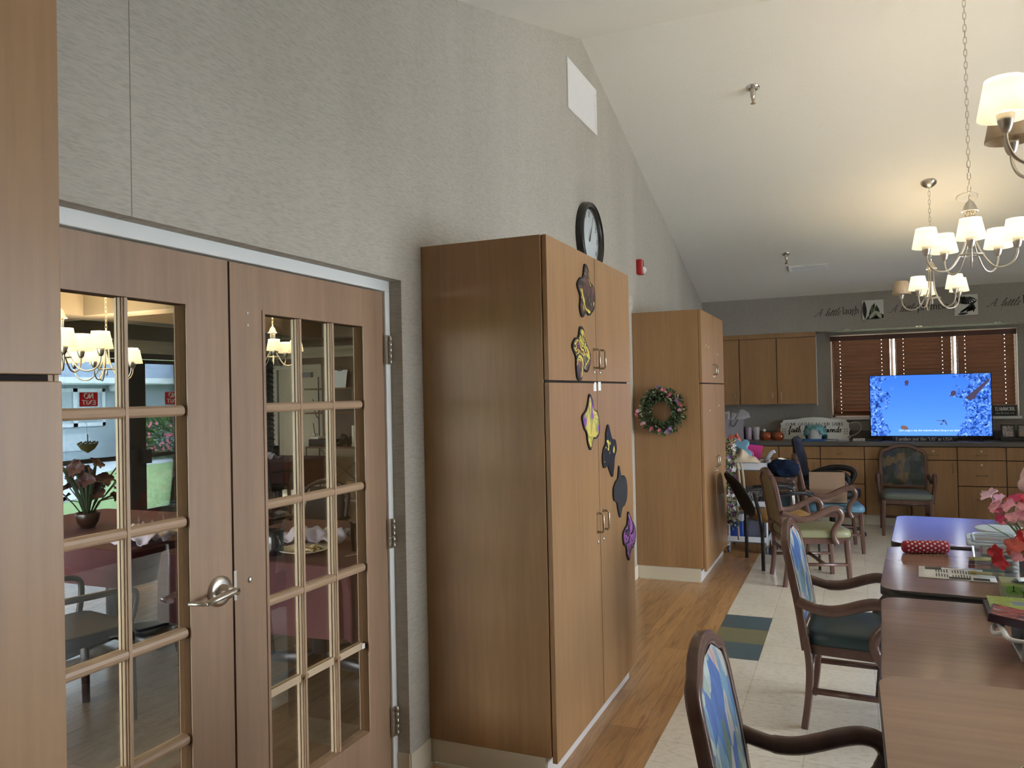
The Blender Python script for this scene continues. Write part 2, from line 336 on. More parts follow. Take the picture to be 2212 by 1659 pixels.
CUR = {  # joined handwriting
 'A': (7.5, [[(-.6, .9), (.2, 0), (1.6, 1), (5, 7.6), (5.2, 3), (5.5, .4), (6.8, .8)], [(1.6, 2.6), (3.4, 3.3), (6.4, 3.1)]]),
 'l': (2.6, [[(-.3, .7), (1.4, 3.4), (2.4, 7), (1.8, 7.8), (1.1, 5), (1, 1), (1.5, .1), (2.5, .7)]]),
 'i': (2.3, [[(-.2, .7), (1, 4), (.9, .9), (1.4, .1), (2.3, .8)], [(1.5, 6), (1.7, 6.1)]]),
 't': (2.6, [[(-.2, .7), (1.7, 6.4), (1.1, .9), (1.6, .1), (2.6, .8)], [(.3, 4.4), (2.7, 4.6)]]),
 'e': (3, [[(-.2, .7), (1.6, 2.2), (2.2, 3.7), (1.3, 4.2), (.7, 2.2), (1.2, .3), (2.9, .9)]]),
 'f': (3.2, [[(-.2, .8), (1.6, 4), (2.6, 7.4), (1.9, 8), (1.3, 5), (1.1, -2), (1.8, -2.6), (2, -.6), (1.4, .7), (3.2, 1)]]),
 'a': (4.2, [[(3.1, 3.6), (1.6, 4.3), (.6, 2.4), (1.1, .2), (2.5, 1.2), (3.2, 4)], [(3.2, 4), (2.9, .9), (3.4, .1), (4.2, .8)]]),
 'h': (4.4, [[(-.2, .7), (1.5, 4.4), (2.2, 7.5), (1.6, 7.8), (1, 4), (.9, 0)], [(.9, 0), (1.4, 3), (2.6, 4.2), (3, 2.6), (3, .6), (3.6, .1), (4.4, .8)]]),
 'r': (3, [[(-.2, .7), (1, 4.4), (1.4, 3.8), (2.4, 3.8)], [(2.4, 3.8), (2, .8), (2.4, .1), (3, .8)]]),
 'n': (4.4, [[(-.2, .7), (.9, 4), (.9, 0)], [(.9, 0), (1.5, 3), (2.6, 4.2), (3, 2.6), (3, .6), (3.6, .1), (4.4, .8)]]),
 'd': (4.4, [[(3.2, 3.6), (1.6, 4.3), (.6, 2.4), (1.1, .2), (2.5, 1.2), (3.9, 7.8)], [(3.9, 7.8), (3.1, .9), (3.6, .1), (4.4, .8)]]),
 's': (3.2, [[(-.2, .7), (1.7, 4.4), (2.4, 1.6), (1.6, .1), (.6, .6)], [(2, .3), (3.2, .8)]]),
 'm': (6, [[(-.2, .7), (.9, 4), (.9, 0)], [(.9, 0), (1.4, 3), (2.3, 4.2), (2.7, 2.6), (2.7, 0)], [(2.7, 0), (3.2, 3), (4.1, 4.2), (4.5, 2.6), (4.6, .5), (5.2, .1), (6, .8)]]),
 'y': (3.8, [[(-.2, .7), (.8, 4), (.9, 1.2), (1.8, .4), (2.9, 4)], [(2.9, 4), (2.3, -1.6), (1.4, -2.6), (1, -1.6), (3.8, .8)]]),
}
def write(txt, h, pen=(.9, .25), font=GL, serif=True, slant=0.0, sp=1.0, smooth=False):
    """flat pen-stroke outlines; returns (quads list, width) in units where capitals are h tall"""
    k = h / 7.5; x = 0; Q = []
    def seg(a, b, pw, ph):
        dx, dy = b[0] - a[0], b[1] - a[1]
        n = (pw / 2, ph / 2) if abs(dx * ph - dy * pw) > 1e-6 else (pw / 2, -ph / 2)
        Q.append([(a[0] - n[0], a[1] - n[1]), (b[0] - n[0], b[1] - n[1]), (b[0] + n[0], b[1] + n[1]), (a[0] + n[0], a[1] + n[1])])
    for ch in txt:
        if ch == ' ': x += 3.2 * sp; continue
        if ch not in font: x += 3; continue
        w, pl = font[ch]
        for line in pl:
            ln = [(p.x, p.y) for p in crom([(a, b, 0) for a, b in line], 5)] if (smooth and len(line) > 2) else line
            for a, b in zip(ln, ln[1:]):
                A = (x + a[0] + slant * a[1], a[1]); B = (x + b[0] + slant * b[1], b[1])
                if abs(B[0] - A[0]) < 1e-6 and abs(B[1] - A[1]) < 1e-6: continue
                seg(A, B, *pen)
                t = .16
                if abs(B[1] - A[1]) < .4: Q.append([(A[0], A[1] - t), (B[0], B[1] - t), (B[0], B[1] + t), (A[0], A[1] + t)])
            if serif and len(line) == 2 and abs(line[0][0] - line[1][0]) < .1 * abs(line[0][1] - line[1][1]) + .01 and abs(line[0][1] - line[1][1]) > 3:
                for p in line:
                    px = x + p[0]; Q.append([(px - 1, p[1] - .18), (px + 1, p[1] - .18), (px + 1, p[1] + .18), (px - 1, p[1] + .18)])
        x += w * sp
    return [[(a * k, b * k) for a, b in q] for q in Q], x * k
def lettering(mb, txt, h, M_, width=None, th=.0015, center=False, **kw):
    """write on the local XY plane of M_ (x right, y up), raised along +z"""
    Q, w = write(txt, h, **kw); s = (width / w) if width else 1
    ox = -w * s / 2 if center else 0
    mb.push(M_)
    for q in Q:
        a = sum(q[i][0] * q[(i + 1) % 4][1] - q[(i + 1) % 4][0] * q[i][1] for i in range(4))
        if abs(a) < 1e-12: continue
        if a < 0: q = q[::-1]
        mb.prism([(ox + x * s, y) for x, y in q], 0, th)
    mb.pop(); return w * s
FACE_CAM = Matrix(((1, 0, 0, 0), (0, 0, -1, 0), (0, 1, 0, 0), (0, 0, 0, 1)))   # text plane facing -y
def facing_minus_y(x, y, z): return Matrix.Translation((x, y, z)) @ FACE_CAM
WORLD_S = 6.0; EXPO = 2.05
# ------------------------------------------------------------------ shared materials
m_cab = wood('cabinet_veneer', (.355, .199, .089), .82, 'z', .40)
m_cabh = wood('cabinet_veneer_dark_edge', (.24, .125, .06), .82, 'z', .5)
m_door = wood('door_veneer', (.345, .220, .139), .84, 'z', .42)
m_munt = mat('muntin_wood', (.42, .285, .18), .42)
m_shadow_liner = mat('shadow_dark_liner', (.085, .042, .018), .7, spec=.1)  # dark brown stands in for shadow on the pane recess sides
m_gap = mat('dark_gap', (.02, .012, .008), .8)
m_wp = wallpaper('wallpaper_ribbed', (.475, .447, .388), .1, seam=1.469)
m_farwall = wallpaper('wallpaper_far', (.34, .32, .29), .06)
m_ceil = mat('ceiling_texture', (.80, .79, .73), .9, spec=.1, bmp=.5, bs_=55)
m_white = mat('white_paint', (.78, .80, .78), .5)
m_base = mat('cream_vinyl_base', (.66, .60, .47), .45)
m_toe = mat('grey_toe_kick', (.62, .60, .58), .5)
m_steel = mat('brushed_nickel', (.62, .58, .52), .32, 1)
m_chrome = mat('chrome', (.75, .75, .76), .12, 1)
m_bronze = mat('dull_brass', (.42, .31, .20), .4, 1)
m_pull = mat('pull_nickel', (.42, .37, .30), .25, 1)
m_black = mat('black_plastic', (.015, .015, .017), .4)
m_wpaper = mat('white_paper', (.85, .85, .83), .7)
m_frost = mat('frosted_vent_white', (.80, .80, .79), .5)
m_glass = glass('door_glass', (.86, .88, .88), .36)
m_clear = glass('clear_plastic', (.92, .94, .96), 1.0, .05)
m_dark = mat('vent_shadow', (.05, .05, .05), .9)
XW = -1.68      # face of the left wall
def ceil_z(y):
    if y >= 5.29: return 4.06 - .293 * (y - 5.29)
    return max(2.5, 4.06 - .31 * (5.29 - y))
YN = -3.5; YF = 10.37; XR = 4.7; YB = 5.29 - (4.06 - 2.5) / .31   # where the near slope meets the flat part

# ------------------------------------------------------------------ room shell
f = MB()
f.m = 0; f.add([(-1.85, YN, 0), (-.827, YN, 0), (-.827, YF + .2, 0), (-1.85, YF + .2, 0)], [(0, 1, 2, 3)])
f.m = 1
for x0, x1, y0, y1 in ((-.827, -.522, YN, 4.735), (-.827, -.522, 5.649, YF + .2), (-.522, XR + .2, YN, YF + .2)):
    f.add([(x0, y0, 0), (x1, y0, 0), (x1, y1, 0), (x0, y1, 0)], [(0, 1, 2, 3)])
for i, k in enumerate((2, 3, 2)):
    f.m = k; y0 = 4.735 + i * .3048
    f.add([(-.827, y0, 0), (-.522, y0, 0), (-.522, y0 + .3048, 0), (-.827, y0 + .3048, 0)], [(0, 1, 2, 3)])
struct('floor', f, [plank_floor('wood_plank_floor', (.54, .31, .14), .62), tile('cream_floor_tile', (.88, .83, .73)),
       tile('blue_floor_tile', (.10, .16, .20), .3), tile('olive_floor_tile', (.24, .235, .14), .3)],
       'cream tiled floor with a wood plank strip and blue and olive inset tiles', 'floor')
w = MB()
def wl(y0, y1, z0):
    p = [(y0, z0), (y1, z0)] + [(y, ceil_z(y) + .02) for y in sorted({y1, y0} | {q for q in (5.29, YB) if y0 < q < y1}, reverse=True)]
    w.prism(p, -1.85, XW, 'yz')
wl(YN, .97, 0); wl(.97, 2.786, 2.043); wl(2.786, YF + .2, 0)
struct('wall_left', w, m_wp, 'tall gable wall in ribbed taupe wallpaper with the double door', 'wall')
c = MB()
c.prism([(YN, 2.5), (YB, 2.5), (5.29, 4.06), (YF + .2, ceil_z(YF + .2)), (YF + .2, ceil_z(YF + .2) + .1), (5.29, 4.16), (YB, 2.6), (YN, 2.6)], -1.85, XR + .2, 'yz')
struct('ceiling', c, m_ceil, 'pale textured sloping ceiling with a ridge', 'ceiling')
# far wall with a window hole, and the boxed soffit above it
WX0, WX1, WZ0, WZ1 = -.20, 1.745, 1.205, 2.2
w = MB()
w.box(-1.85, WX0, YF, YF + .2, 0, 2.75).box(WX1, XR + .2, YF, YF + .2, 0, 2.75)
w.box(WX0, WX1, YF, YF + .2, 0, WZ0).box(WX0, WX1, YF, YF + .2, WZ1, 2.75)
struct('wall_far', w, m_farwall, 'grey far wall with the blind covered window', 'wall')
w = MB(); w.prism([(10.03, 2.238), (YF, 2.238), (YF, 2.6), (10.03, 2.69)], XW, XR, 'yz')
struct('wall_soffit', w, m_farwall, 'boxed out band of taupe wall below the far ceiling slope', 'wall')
# right wall: three wide windows let the daylight in
w = MB(); RW = ((2.6, 4.3), (4.6, 6.3)); z0, z1 = .12, 2.35
w.box(XR, XR + .2, YN, YF + .2, 0, z0); 
ys = [YN] + [q for a in RW for q in a] + [YF + .2]
for i in range(0, len(ys), 2): w.box(XR, XR + .2, ys[i], ys[i + 1], z0, z1)
w.prism([(YN, z1), (YF + .2, z1), (YF + .2, ceil_z(YF + .2) + .02), (5.29, 4.08), (YB, 2.52), (YN, 2.52)], XR, XR + .2, 'yz')
struct('wall_right', w, m_farwall, 'side wall with two wide windows facing the tables', 'wall')
w = MB(); w.box(-1.85, XR + .2, YN - .2, YN, 0, 2.6)
struct('wall_near', w, m_farwall, 'plain wall behind the camera', 'wall')
n = 1
for a, b in RW:
    n += 1; g = MB()
    g.box(XR + .08, XR + .14, a, b, z0, z0 + .05).box(XR + .08, XR + .14, a, b, z1 - .05, z1)
    for y in (a, (a + b) / 2 - .025, b - .05): g.box(XR + .08, XR + .14, y, y + .05, z0 + .05, z1 - .05)
    t = thing('window_%d' % n, 'white framed window in the side wall', 'window', (XR, a, z0), kind='structure')
    g.build('window_frame', m_white, t)
    MB().box(XR + .105, XR + .11, a + .05, b - .05, z0 + .05, z1 - .05).build('pane', m_clear, t)

# baseboards
b = MB()
b.box(XW, XW + .006, 2.786, 2.95, 0, .112).box(-1.737, XW, 2.780, 2.786, 0, .112)
b.box(XW, XW + .016, 2.786, 2.95, 0, .012)
struct('baseboard_left', b, m_base, 'cream vinyl baseboard between the double door and the cupboard', 'baseboard')
b = MB(); b.box(XW, XW + .006, 4.235, 6.515, 0, .112).box(XW, XW + .006, 7.745, 9.8, 0, .112)
struct('baseboard_left.001', b, m_base, 'cream vinyl baseboard between the tall cupboards', 'baseboard')

# ------------------------------------------------------------------ white door frame and French doors
XD = -1.745
t = MB()
t.box(-1.80, -1.735, .97, 2.786, 2.0, 2.045).box(-1.80, -1.735, 2.749, 2.786, 0, 2.0).box(-1.80, -1.735, .97, 1.007, 0, 2.0)
struct('trim_1', t, m_white, 'white painted frame around the double door', 'door frame', bev=.003)

def leaf(num, label, y0, y1, gy0, gy1, hinge_y, broken):
    D = thing('door_%d' % num, label, 'door', (XD, hinge_y, 0), kind='structure')
    a, b_, gz0, gz1 = -1.79, XD, .27, 1.845
    p = MB()
    p.box(a, b_, y0, gy0, .012, 1.995).box(a, b_, gy1, y1, .012, 1.995)
    p.box(a, b_, gy0, gy1, .012, gz0).box(a, b_, gy0, gy1, gz1, 1.995)
    p.build('door_panel', m_door, D)
    # raised bead around the glass
    q = MB(); e = .012
    q.box(b_, b_ + .003, gy0 - e, gy0, gz0 - e, gz1 + e).box(b_, b_ + .003, gy1, gy1 + e, gz0 - e, gz1 + e)
    q.box(b_, b_ + .003, gy0, gy1, gz1, gz1 + e).box(b_, b_ + .003, gy0, gy1, gz0 - e, gz0)
    q.build('glazing_bead', m_door, D)
    q = MB(); e = .0015; q.box(a + .004, b_ - .002, gy1 - e, gy1, gz0, gz1).box(a + .004, b_ - .002, gy0, gy0 + e, gz0, gz1).box(a + .004, b_ - .002, gy0 + e, gy1 - e, gz1 - e, gz1); q.build('shadow_liner', m_shadow_liner, D)  # thin added liner, recess shadow painted into its colour
    MB().box(-1.769, -1.765, gy0, gy1, gz0, gz1).build('glass', m_glass, D)
    zs = [1.540, 1.222, .906, .604]; ys_ = [gy0 + (gy1 - gy0) * i / 3 for i in (1, 2)]
    for x0, sg in ((-1.765, 1), (-1.769, -1)):
        g = MB()
        for y in ys_:
            for hw, d in ((.0125, .008), (.0085, .013), (.0045, .017)):
                g.box(min(x0, x0 + sg * d), max(x0, x0 + sg * d), y - hw, y + hw, gz0, gz1)
        g.build('muntin_upright', m_munt, D)
        g = MB()
        for z in zs:
            if broken and z < .7 and sg > 0: continue
            pr = [(-.0155, 0), (-.0145, .008), (-.009, .0145), (0, .0165), (.009, .0145), (.0145, .008), (.0155, 0)]
            g.prism([(x0 + sg * d, z + u) for u, d in pr], gy0 + .004, gy1 - .004, 'xz', False) if sg > 0 else g.box(x0 - .014, x0, gy0, gy1, z - .0125, z + .0125)
            if sg > 0:
                for yy in (gy0 + .004, gy1 - .004): g.ball((x0 + .002, yy, z), .0145, 10, 6, (1, .6, 1))
        if g.v: g.build('muntin_crossbar', m_munt, D)
    if broken:
        g = MB(); g.box(-1.765, -1.7605, gy0, gy1 - .02, .592, .617); g.build('muntin_crossbar', mat('bare_muntin_core', (.55, .42, .28), .6), D)
        g = MB(); g.box(-1.765, -1.757, gy1 - .026, gy1 - .006, .593, .612); g.build('plastic_clip', m_white, D)
        g = MB()
        for y in ys_: g.prism([(y - .012, .60), (y + .004, .594), (y + .014, .61), (y + .002, .622)], -1.7605, -1.749, 'yz')
        g.build('split_muntin_end', m_cabh, D)
    return D
g = MB(); g.box(-1.787, -1.75, 1.8755, 1.8805, .012, 1.995); struct('trim_8', g, m_gap, 'dark strip painting the shadow between the two door leaves', 'door strip')  # added strip, the gap's shadow painted in near-black
D1 = leaf(1, 'wood veneer door leaf with fifteen glass panes and a lever handle', 1.009, 1.8735, 1.105, 1.705, 1.009, False)
D2 = leaf(2, 'wood veneer door leaf with a loose lower muntin and three hinges', 1.8825, 2.747, 2.036, 2.598, 2.747, True)
for z in (1.76, 1.01, .248):
    h = MB()
    h.box(-1.735, -1.7325, 2.742, 2.772, z - .06, z + .06)
    h.m = 0
    for k in range(5): h.cyl((-1.727, 2.770, z - .06 + k * .024), (-1.727, 2.770, z - .06 + k * .024 + .0225), .0068, 10)
    h.build('hinge', m_steel, D2)
h = MB()
h.push(Matrix.Translation((XD, 1.818, .998)) @ Matrix.Rotation(R(90), 4, 'Y'))
h.lathe([(0.0, .012), (.024, .012), (.034, .011), (.0445, .008), (.0455, .003), (.0455, 0)], 32)
h.lathe([(.022, .012), (.021, .02), (.0185, .024), (.0185, .045), (.014, .05), (0, .05)], 24); h.pop()
hd = h.build('handle_rose', m_steel, D1)
h = MB()
h.tube([(-1.690, 1.833, 1.003), (-1.689, 1.817, 1.002), (-1.689, 1.76, .996), (-1.689, 1.711, .990)], [.0115, .0125, .0115, .0105], 8, sx=.55, sy=1.0, up=(1, 0, 0), square=True)
h.tube([(-1.684, 1.7145, .990), (-1.70, 1.706, .991), (-1.733, 1.69, .993)], [.0105, .0105, .010], 8, sx=1.0, sy=.5, up=(0, 0, 1), square=True)
h.build('lever', m_steel, D1)
h = MB(); h.push(Matrix.Translation((-1.689, 1.832, .998)) @ Matrix.Rotation(R(90), 4, 'Y')); h.lathe([(.0105, 0), (.0105, .003), (.008, .004), (0, .004)], 16); h.pop(); h.box(-1.6855, -1.6845, 1.8305, 1.8335, .992, 1.004)
h.build('keyhole', m_bronze, D1)
h = MB(); h.box(XD, XD + .004, 1.8765, 1.8875, .955, 1.045); h.build('strike_plate', m_steel, D2)
h = MB(); h.push(Matrix.Translation((XD, 1.949, 1.003)) @ Matrix.Rotation(R(90), 4, 'Y')); h.lathe([(.009, 0), (.009, .003), (.006, .005), (0, .0045)], 16); h.pop(); h.build('bolt_cap', m_steel, D2)
for z in (1.842, 1.803): h = MB(); h.ball((XD + .001, 1.957, z), .0045, 8, 6, (.5, 1, 1)); h.build('screw_plug', m_white, D2)

# ------------------------------------------------------------------ tall cupboards
def pull(mb, x, y, z, L_=.088, d=.030, r=.0052):
    p = [(x, y, z + L_ / 2), (x + d * .8, y, z + L_ / 2), (x + d, y, z + L_ / 2 - .008), (x + d, y, z - L_ / 2 + .008), (x + d * .8, y, z - L_ / 2), (x, y, z - L_ / 2)]
    mb.tube(p, r, 8)
    for zz in (z + L_ / 2, z - L_ / 2): mb.cyl((x, y, zz), (x + .003, y, zz), .0075, 10)
def lockcyl(mb, x, y, z, r=.0095):
    mb.push(Matrix.Translation((x, y, z)) @ Matrix.Rotation(R(90), 4, 'Y')); mb.lathe([(r, 0), (r, .004), (r * .7, .007), (0, .007)], 14); mb.pop()
def cupboard(label, y0, y1, H, zs, yc, hz, lock_low=True):
    t = thing('tall_cupboard', label, 'cupboard', (XW, y0, 0), group='tall veneer cupboards')
    xf = -1.105
    p = MB(); p.box(XW + .001, xf - .024, y0, y1, .11, H); p.build('carcass', m_cab, t, bev=.002)
    p = MB(); p.box(xf - .024, xf - .0205, y0 + .012, y1 - .012, .113, H - .003); p.build('shadow_gap', m_gap, t)
    p = MB(); p.box(XW + .001, xf - .045, y0 + .012, y1 - .012, 0, .109); p.build('plinth', m_toe, t)
    p = MB(); p.box(XW + .001, xf - .05, y0 + .006, y0 + .012, 0, .111).box(XW + .02, xf - .05, y0 - .004, y0 + .006, 0, .012)
    p.build('plinth_base', m_base, t)
    for (za, zb, up) in ((zs + .005, H, 1), (.09, zs - .005, 0)):
        for (ya, yb, s) in ((y0 + .006, yc - .0035, -1), (yc + .0035, y1 - .004, 1)):
            d = MB().box(xf - .0205, xf, ya, yb, za, zb).build('cupboard_door', m_cab, t, bev=.0015)
            g = MB(); pull(g, xf, yc + s * .046, hz[0] if up else hz[1]); g.build('handle', m_pull, d)
            g = MB(); lockcyl(g, xf, yc + s * .046, (hz[0] - .063) if up else (hz[1] - .09)); g.build('lock', m_chrome, d)
    return t
cupboard('tall veneer cupboard at the near end, its front cut off by the picture edge', -.40, .838, 2.21, 1.606, .22, (1.726, .955))
CB = cupboard('tall veneer cupboard with painted flower cutouts on its doors', 2.95, 4.236, 2.208, 1.616, 3.607, (1.726, .955))
CW = cupboard('tall veneer cupboard with the flower wreath on its side', 6.515, 7.742, 2.232, 1.625, 7.13, (1.75, .94))
for y, z in ((6.743, 1.946), (6.882, 1.938), (7.378, 1.894), (6.884, 1.391), (7.385, 1.425)): g = MB(); g.ball((-1.1045, y, z), .008, 8, 6, (.4, 1, 1)); g.build('screw_plug', m_white, CW)
for y, z in ((3.57, 1.594), (3.645, 1.596)):
    p = MB(); p.prism([(y - .022, z - .02), (y + .022, z - .02), (y + .022, z + .022), (y - (.006 if y < 3.6 else .022), z + .022), (y - .022, z + .008)], -1.105, -1.1042, 'yz')
    tag(p.build('paper_sticker', m_wpaper), 'small white paper label on the %s of the lower cupboard doors' % ('left' if y < 3.6 else 'right'), 'label', 'paper labels on the cupboard doors')

# foam flowers on the cupboard doors
BK, YE, RU, PU, GR = (.012, .012, .016), (.75, .60, .10), (.20, .06, .035), (.33, .10, .42), (.42, .40, .05)
def cutout(y, z, pts, mats, label):
    """pts: radii of the outline every equal angle from +y anticlockwise, seen from the room"""
    pts = [.03 + .80 * r for r in pts]; n = len(pts); P = [(y + r * math.cos(2 * PI * i / n), z + r * math.sin(2 * PI * i / n), 0) for i, r in enumerate(pts)]
    P = [(p.x, p.y) for p in crom(P, 5, True)]
    t = MB(); t.m = 0; t.prism(P, -1.105, -1.098, 'yz'); t.m = 1
    P2 = [(y + (a - y) * .90, z + (b - z) * .90) for a, b in P]; t.prism(P2, -1.098, -1.0975, 'yz')
    tag(t.build('flower_cutout', [mat('black_foam', BK, .7), mats]), label, 'decoration', 'painted foam flowers on the cupboard')
cutout(3.455, 2.02, [.13, .11, .07, .115, .135, .075, .10, .13, .08, .12, .125, .07, .09, .10, .125, .07][:15], patches('paint_rust_yellow', [YE, BK, (.05, .04, .06), RU, (.04, .03, .05), BK, YE], 9, .3, bmp=.2), 'topmost foam flower, rust and yellow paint on black')
cutout(3.365, 1.742, [.125, .08, .07, .11, .115, .07, .10, .128, .07, .09, .125, .11, .06, .10, .12], patches('paint_yellow_black', [PU, BK, RU, YE, BK, YE, BK], 9, .3, bmp=.2), 'foam flower beside the upper door handles, yellow blotches on black')
cutout(3.482, 1.432, [.12, .10, .06, .09, .125, .08, .08, .13, .10, .07, .10, .125, .07, .10, .135], patches('paint_lime', [BK, PU, GR, YE, GR, RU, PU], 7, .3, bmp=.2), 'lime and purple painted foam flower below the paper labels')
cutout(3.775, 1.275, [.12, .11, .06, .07, .13, .10, .06, .09, .12, .12, .06, .08, .135, .10, .08], patches('paint_rim_yellow', [YE, YE, BK, BK, BK, BK, RU], 7, .4), 'mostly black foam flower with yellow edges on the right lower door')
cutout(3.955, 1.055, [.13, .12, .09, .06, .13, .07, .09, .125, .12, .07, .09, .13, .08, .10, .125], mat('foam_black_plain', (.02, .02, .026), .7, var=.3, vs=60), 'plain black foam flower on the right lower door')
cutout(4.112, .80, [.13, .10, .08, .09, .125, .06, .08, .125, .11, .07, .10, .125, .07, .09, .12], patches('paint_violet', [PU, BK, BK, PU, (.45, .16, .55), BK, PU], 9, .4), 'violet and black foam flower, lowest on the cupboard')

# wreath on the side of the far cupboard
wr = thing('flower_wreath', 'green leaf wreath with pink and mauve flowers on the cupboard side', 'wreath', (-1.432, 6.515, 1.40))
g = MB(); g.tube([(-1.432 + .142 * math.cos(2 * PI * i / 28), 6.487, 1.40 + .142 * math.sin(2 * PI * i / 28)) for i in range(28)], .026, 8, closed=True, up=(0, 1, 0)); g.build('wreath_ring', mat('twig_ring', (.05, .045, .02), .9), wr)
def leafquad(mb, p, d, nrm, l, w_):
    p = Vector(p); d = Vector(d).normalized(); s = d.cross(Vector(nrm)); s = s.normalized() if s.length > 1e-5 else Vector((1, 0, 0)); nn = s.cross(d)
    mb.add([p, p + d * l * .5 + s * w_ + nn * .1 * l, p + d * l, p + d * l * .5 - s * w_ + nn * .1 * l], [(0, 1, 2, 3)])
def blossom(mb, p, nrm, r, n=5, cup=.25):
    p = Vector(p); nrm = Vector(nrm).normalized(); a = nrm.cross(Vector((.3, .2, 1))).normalized(); b = nrm.cross(a); o = random.random() * 6
    for k in range(n):
        t = o + 2 * PI * k / n; d = a * math.cos(t) + b * math.sin(t); e = b * math.cos(t) - a * math.sin(t)
        mb.add([p, p + d * r * .55 + e * r * .42 + nrm * r * cup * .6, p + d * r + nrm * r * cup, p + d * r * .55 - e * r * .42 + nrm * r * cup * .6], [(0, 1, 2, 3)], True)
g = MB(); rnd = random.Random(3)
for i in range(800):
    t = rnd.random() * 2 * PI; u = rnd.random() * 2 * PI; q = .03 + rnd.random() * .012
    c0 = Vector((math.cos(t), 0, math.sin(t))); dirv = c0 * math.cos(u) + Vector((0, -abs(math.sin(u)), 0))
    p = Vector((-1.432, 6.487, 1.40)) + c0 * .142 + dirv * q
    d = dirv + Vector((rnd.uniform(-1, 1), rnd.uniform(-.6, 0), rnd.uniform(-1, 1))) * .8
    g.m = 0 if rnd.random() < .6 else (1 if rnd.random() < .6 else 2); leafquad(g, p, d, (rnd.uniform(-1, 1), -1, rnd.uniform(-1, 1)), .026 + rnd.random() * .016, .008)
g.build('leaves', [mat('leaf_dark', (.06, .13, .065), .5), mat('leaf_mid', (.19, .27, .14), .5), mat('leaf_pale', (.55, .56, .36), .5)], wr)
m_pink = mat('petal_pink', (.62, .14, .22), .6); m_mauve = mat('petal_mauve', (.30, .17, .42), .6); m_lp = mat('petal_light_pink', (.72, .40, .48), .6)
for a, r_, mm in ((85, .17, m_pink), (98, .20, m_mauve), (60, .15, m_pink), (35, .16, m_mauve), (22, .17, m_pink), (8, .15, m_lp), (300, .16, m_mauve), (287, .17, m_mauve), (268, .165, m_pink), (240, .16, m_pink), (215, .19, m_lp), (188, .20, m_pink), (178, .19, m_lp)):
    g = MB(); x, z = -1.432 + r_ * math.cos(R(a)), 1.40 + r_ * math.sin(R(a))
    for q in range(3): blossom(g, (x + rnd.uniform(-.015, .015), 6.437 - rnd.random() * .01, z + rnd.uniform(-.015, .015)), (rnd.uniform(-.4, .4), -1, rnd.uniform(-.4, .4)), .015)
    g.build('blossom', mm, wr)

# clock, alarm strobe, wall vent on the left wall
ROTX = Matrix(((0, 0, 1, 0), (1, 0, 0, 0), (0, 1, 0, 0), (0, 0, 0, 1)))      # local x -> +y, y -> z, z -> +x
cl = thing('wall_clock', 'round wall clock with a thick black rim and white face', 'clock', (XW, 5.32, 2.655))
M_ = Matrix.Translation((XW, 5.32, 2.655)) @ ROTX
g = MB().push(M_); g.lathe([(.205, .02), (.212, .04), (.222, .05), (.23, .046), (.236, .056), (.248, .05), (.255, .03), (.256, 0), (0, 0)], 48); g.pop(); g.build('rim', mat('clock_black', (.012, .012, .013), .25), cl)
g = MB().push(M_); g.lathe([(.212, .018), (0, .018)], 48); g.pop(); g.build('face', mat('clock_face', (.80, .82, .80), .6), cl)
g = MB()
for h in range(1, 13):
    a = R(90 - 30 * h); s = str(h); ww = write(s, .036)[1]
    lettering(g, s, .036, M_ @ T(.172 * math.cos(a) - ww / 2, .172 * math.sin(a) - .018, .0185), pen=(1.1, .5), serif=False)
for k in range(60):
    a = R(6 * k); g.push(M_); g.prism([(math.cos(a) * r_ + math.cos(a + PI / 2) * s_, math.sin(a) * r_ + math.sin(a + PI / 2) * s_) for r_, s_ in ((.196, .001), (.203, .001), (.203, -.001), (.196, -.001))], .0185, .0192); g.pop()
g.build('numerals', m_black, cl)
for nm, ang, l, w_, z in (('hour_hand', 58, .095, .006, .022), ('minute_hand', 64, .15, .004, .025)):
    a = R(ang); d = Vector((math.cos(a), math.sin(a))); e = Vector((-d.y, d.x))
    g = MB().push(M_); g.prism([tuple(d * -.025 + e * w_), tuple(d * -.025 - e * w_), tuple(d * l - e * w_ * .4), tuple(d * l + e * w_ * .4)], z, z + .0015); g.pop(); g.build(nm, m_black, cl)
g = MB().push(M_); g.lathe([(.205, .036), (0, .038)], 40); g.pop(); g.build('clock_glass', m_clear, cl)
al = thing('fire_alarm_strobe', 'red fire alarm strobe on the gable wall', 'alarm', (XW, 6.77, 2.655)); M_ = Matrix.Translation((XW, 6.77, 2.655)) @ ROTX
g = MB().push(M_); g.rbox(-.055, .055, -.065, .065, 0, .045, .012); g.pop(); g.build('housing', mat('alarm_red', (.42, .012, .015), .4), al, bev=.004)
g = MB().push(M_); g.ball((.018, -.025, .045), .034, 14, 8, (1, 1, .9)); g.pop(); g.build('lens', mat('strobe_lens', (.8, .8, .8), .15, spec=.8), al)
g = MB(); lettering(g, 'FIRE', .018, M_ @ T(-.028, .05, .0455, -90), pen=(1.1, 1), serif=False); g.build('lettering', m_white, al)
ve = thing('wall_vent', 'white slatted vent grille high on the gable wall', 'vent', (XW, 5.27, 3.636)); M_ = Matrix.Translation((XW, 5.27, 3.636)) @ ROTX
g = MB().push(M_)
for q in ((-.325, .325, .128, .17), (-.325, .325, -.17, -.128), (-.325, -.288, -.128, .128), (.288, .325, -.128, .128)): g.box(q[0], q[1], q[2], q[3], 0, .012)
g.pop(); g.build('frame', m_frost, ve, bev=.002)
g = MB().push(M_); g.box(-.288, .288, -.128, .128, 0, .002); g.pop(); g.build('backing', m_dark, ve)
g = MB().push(M_)
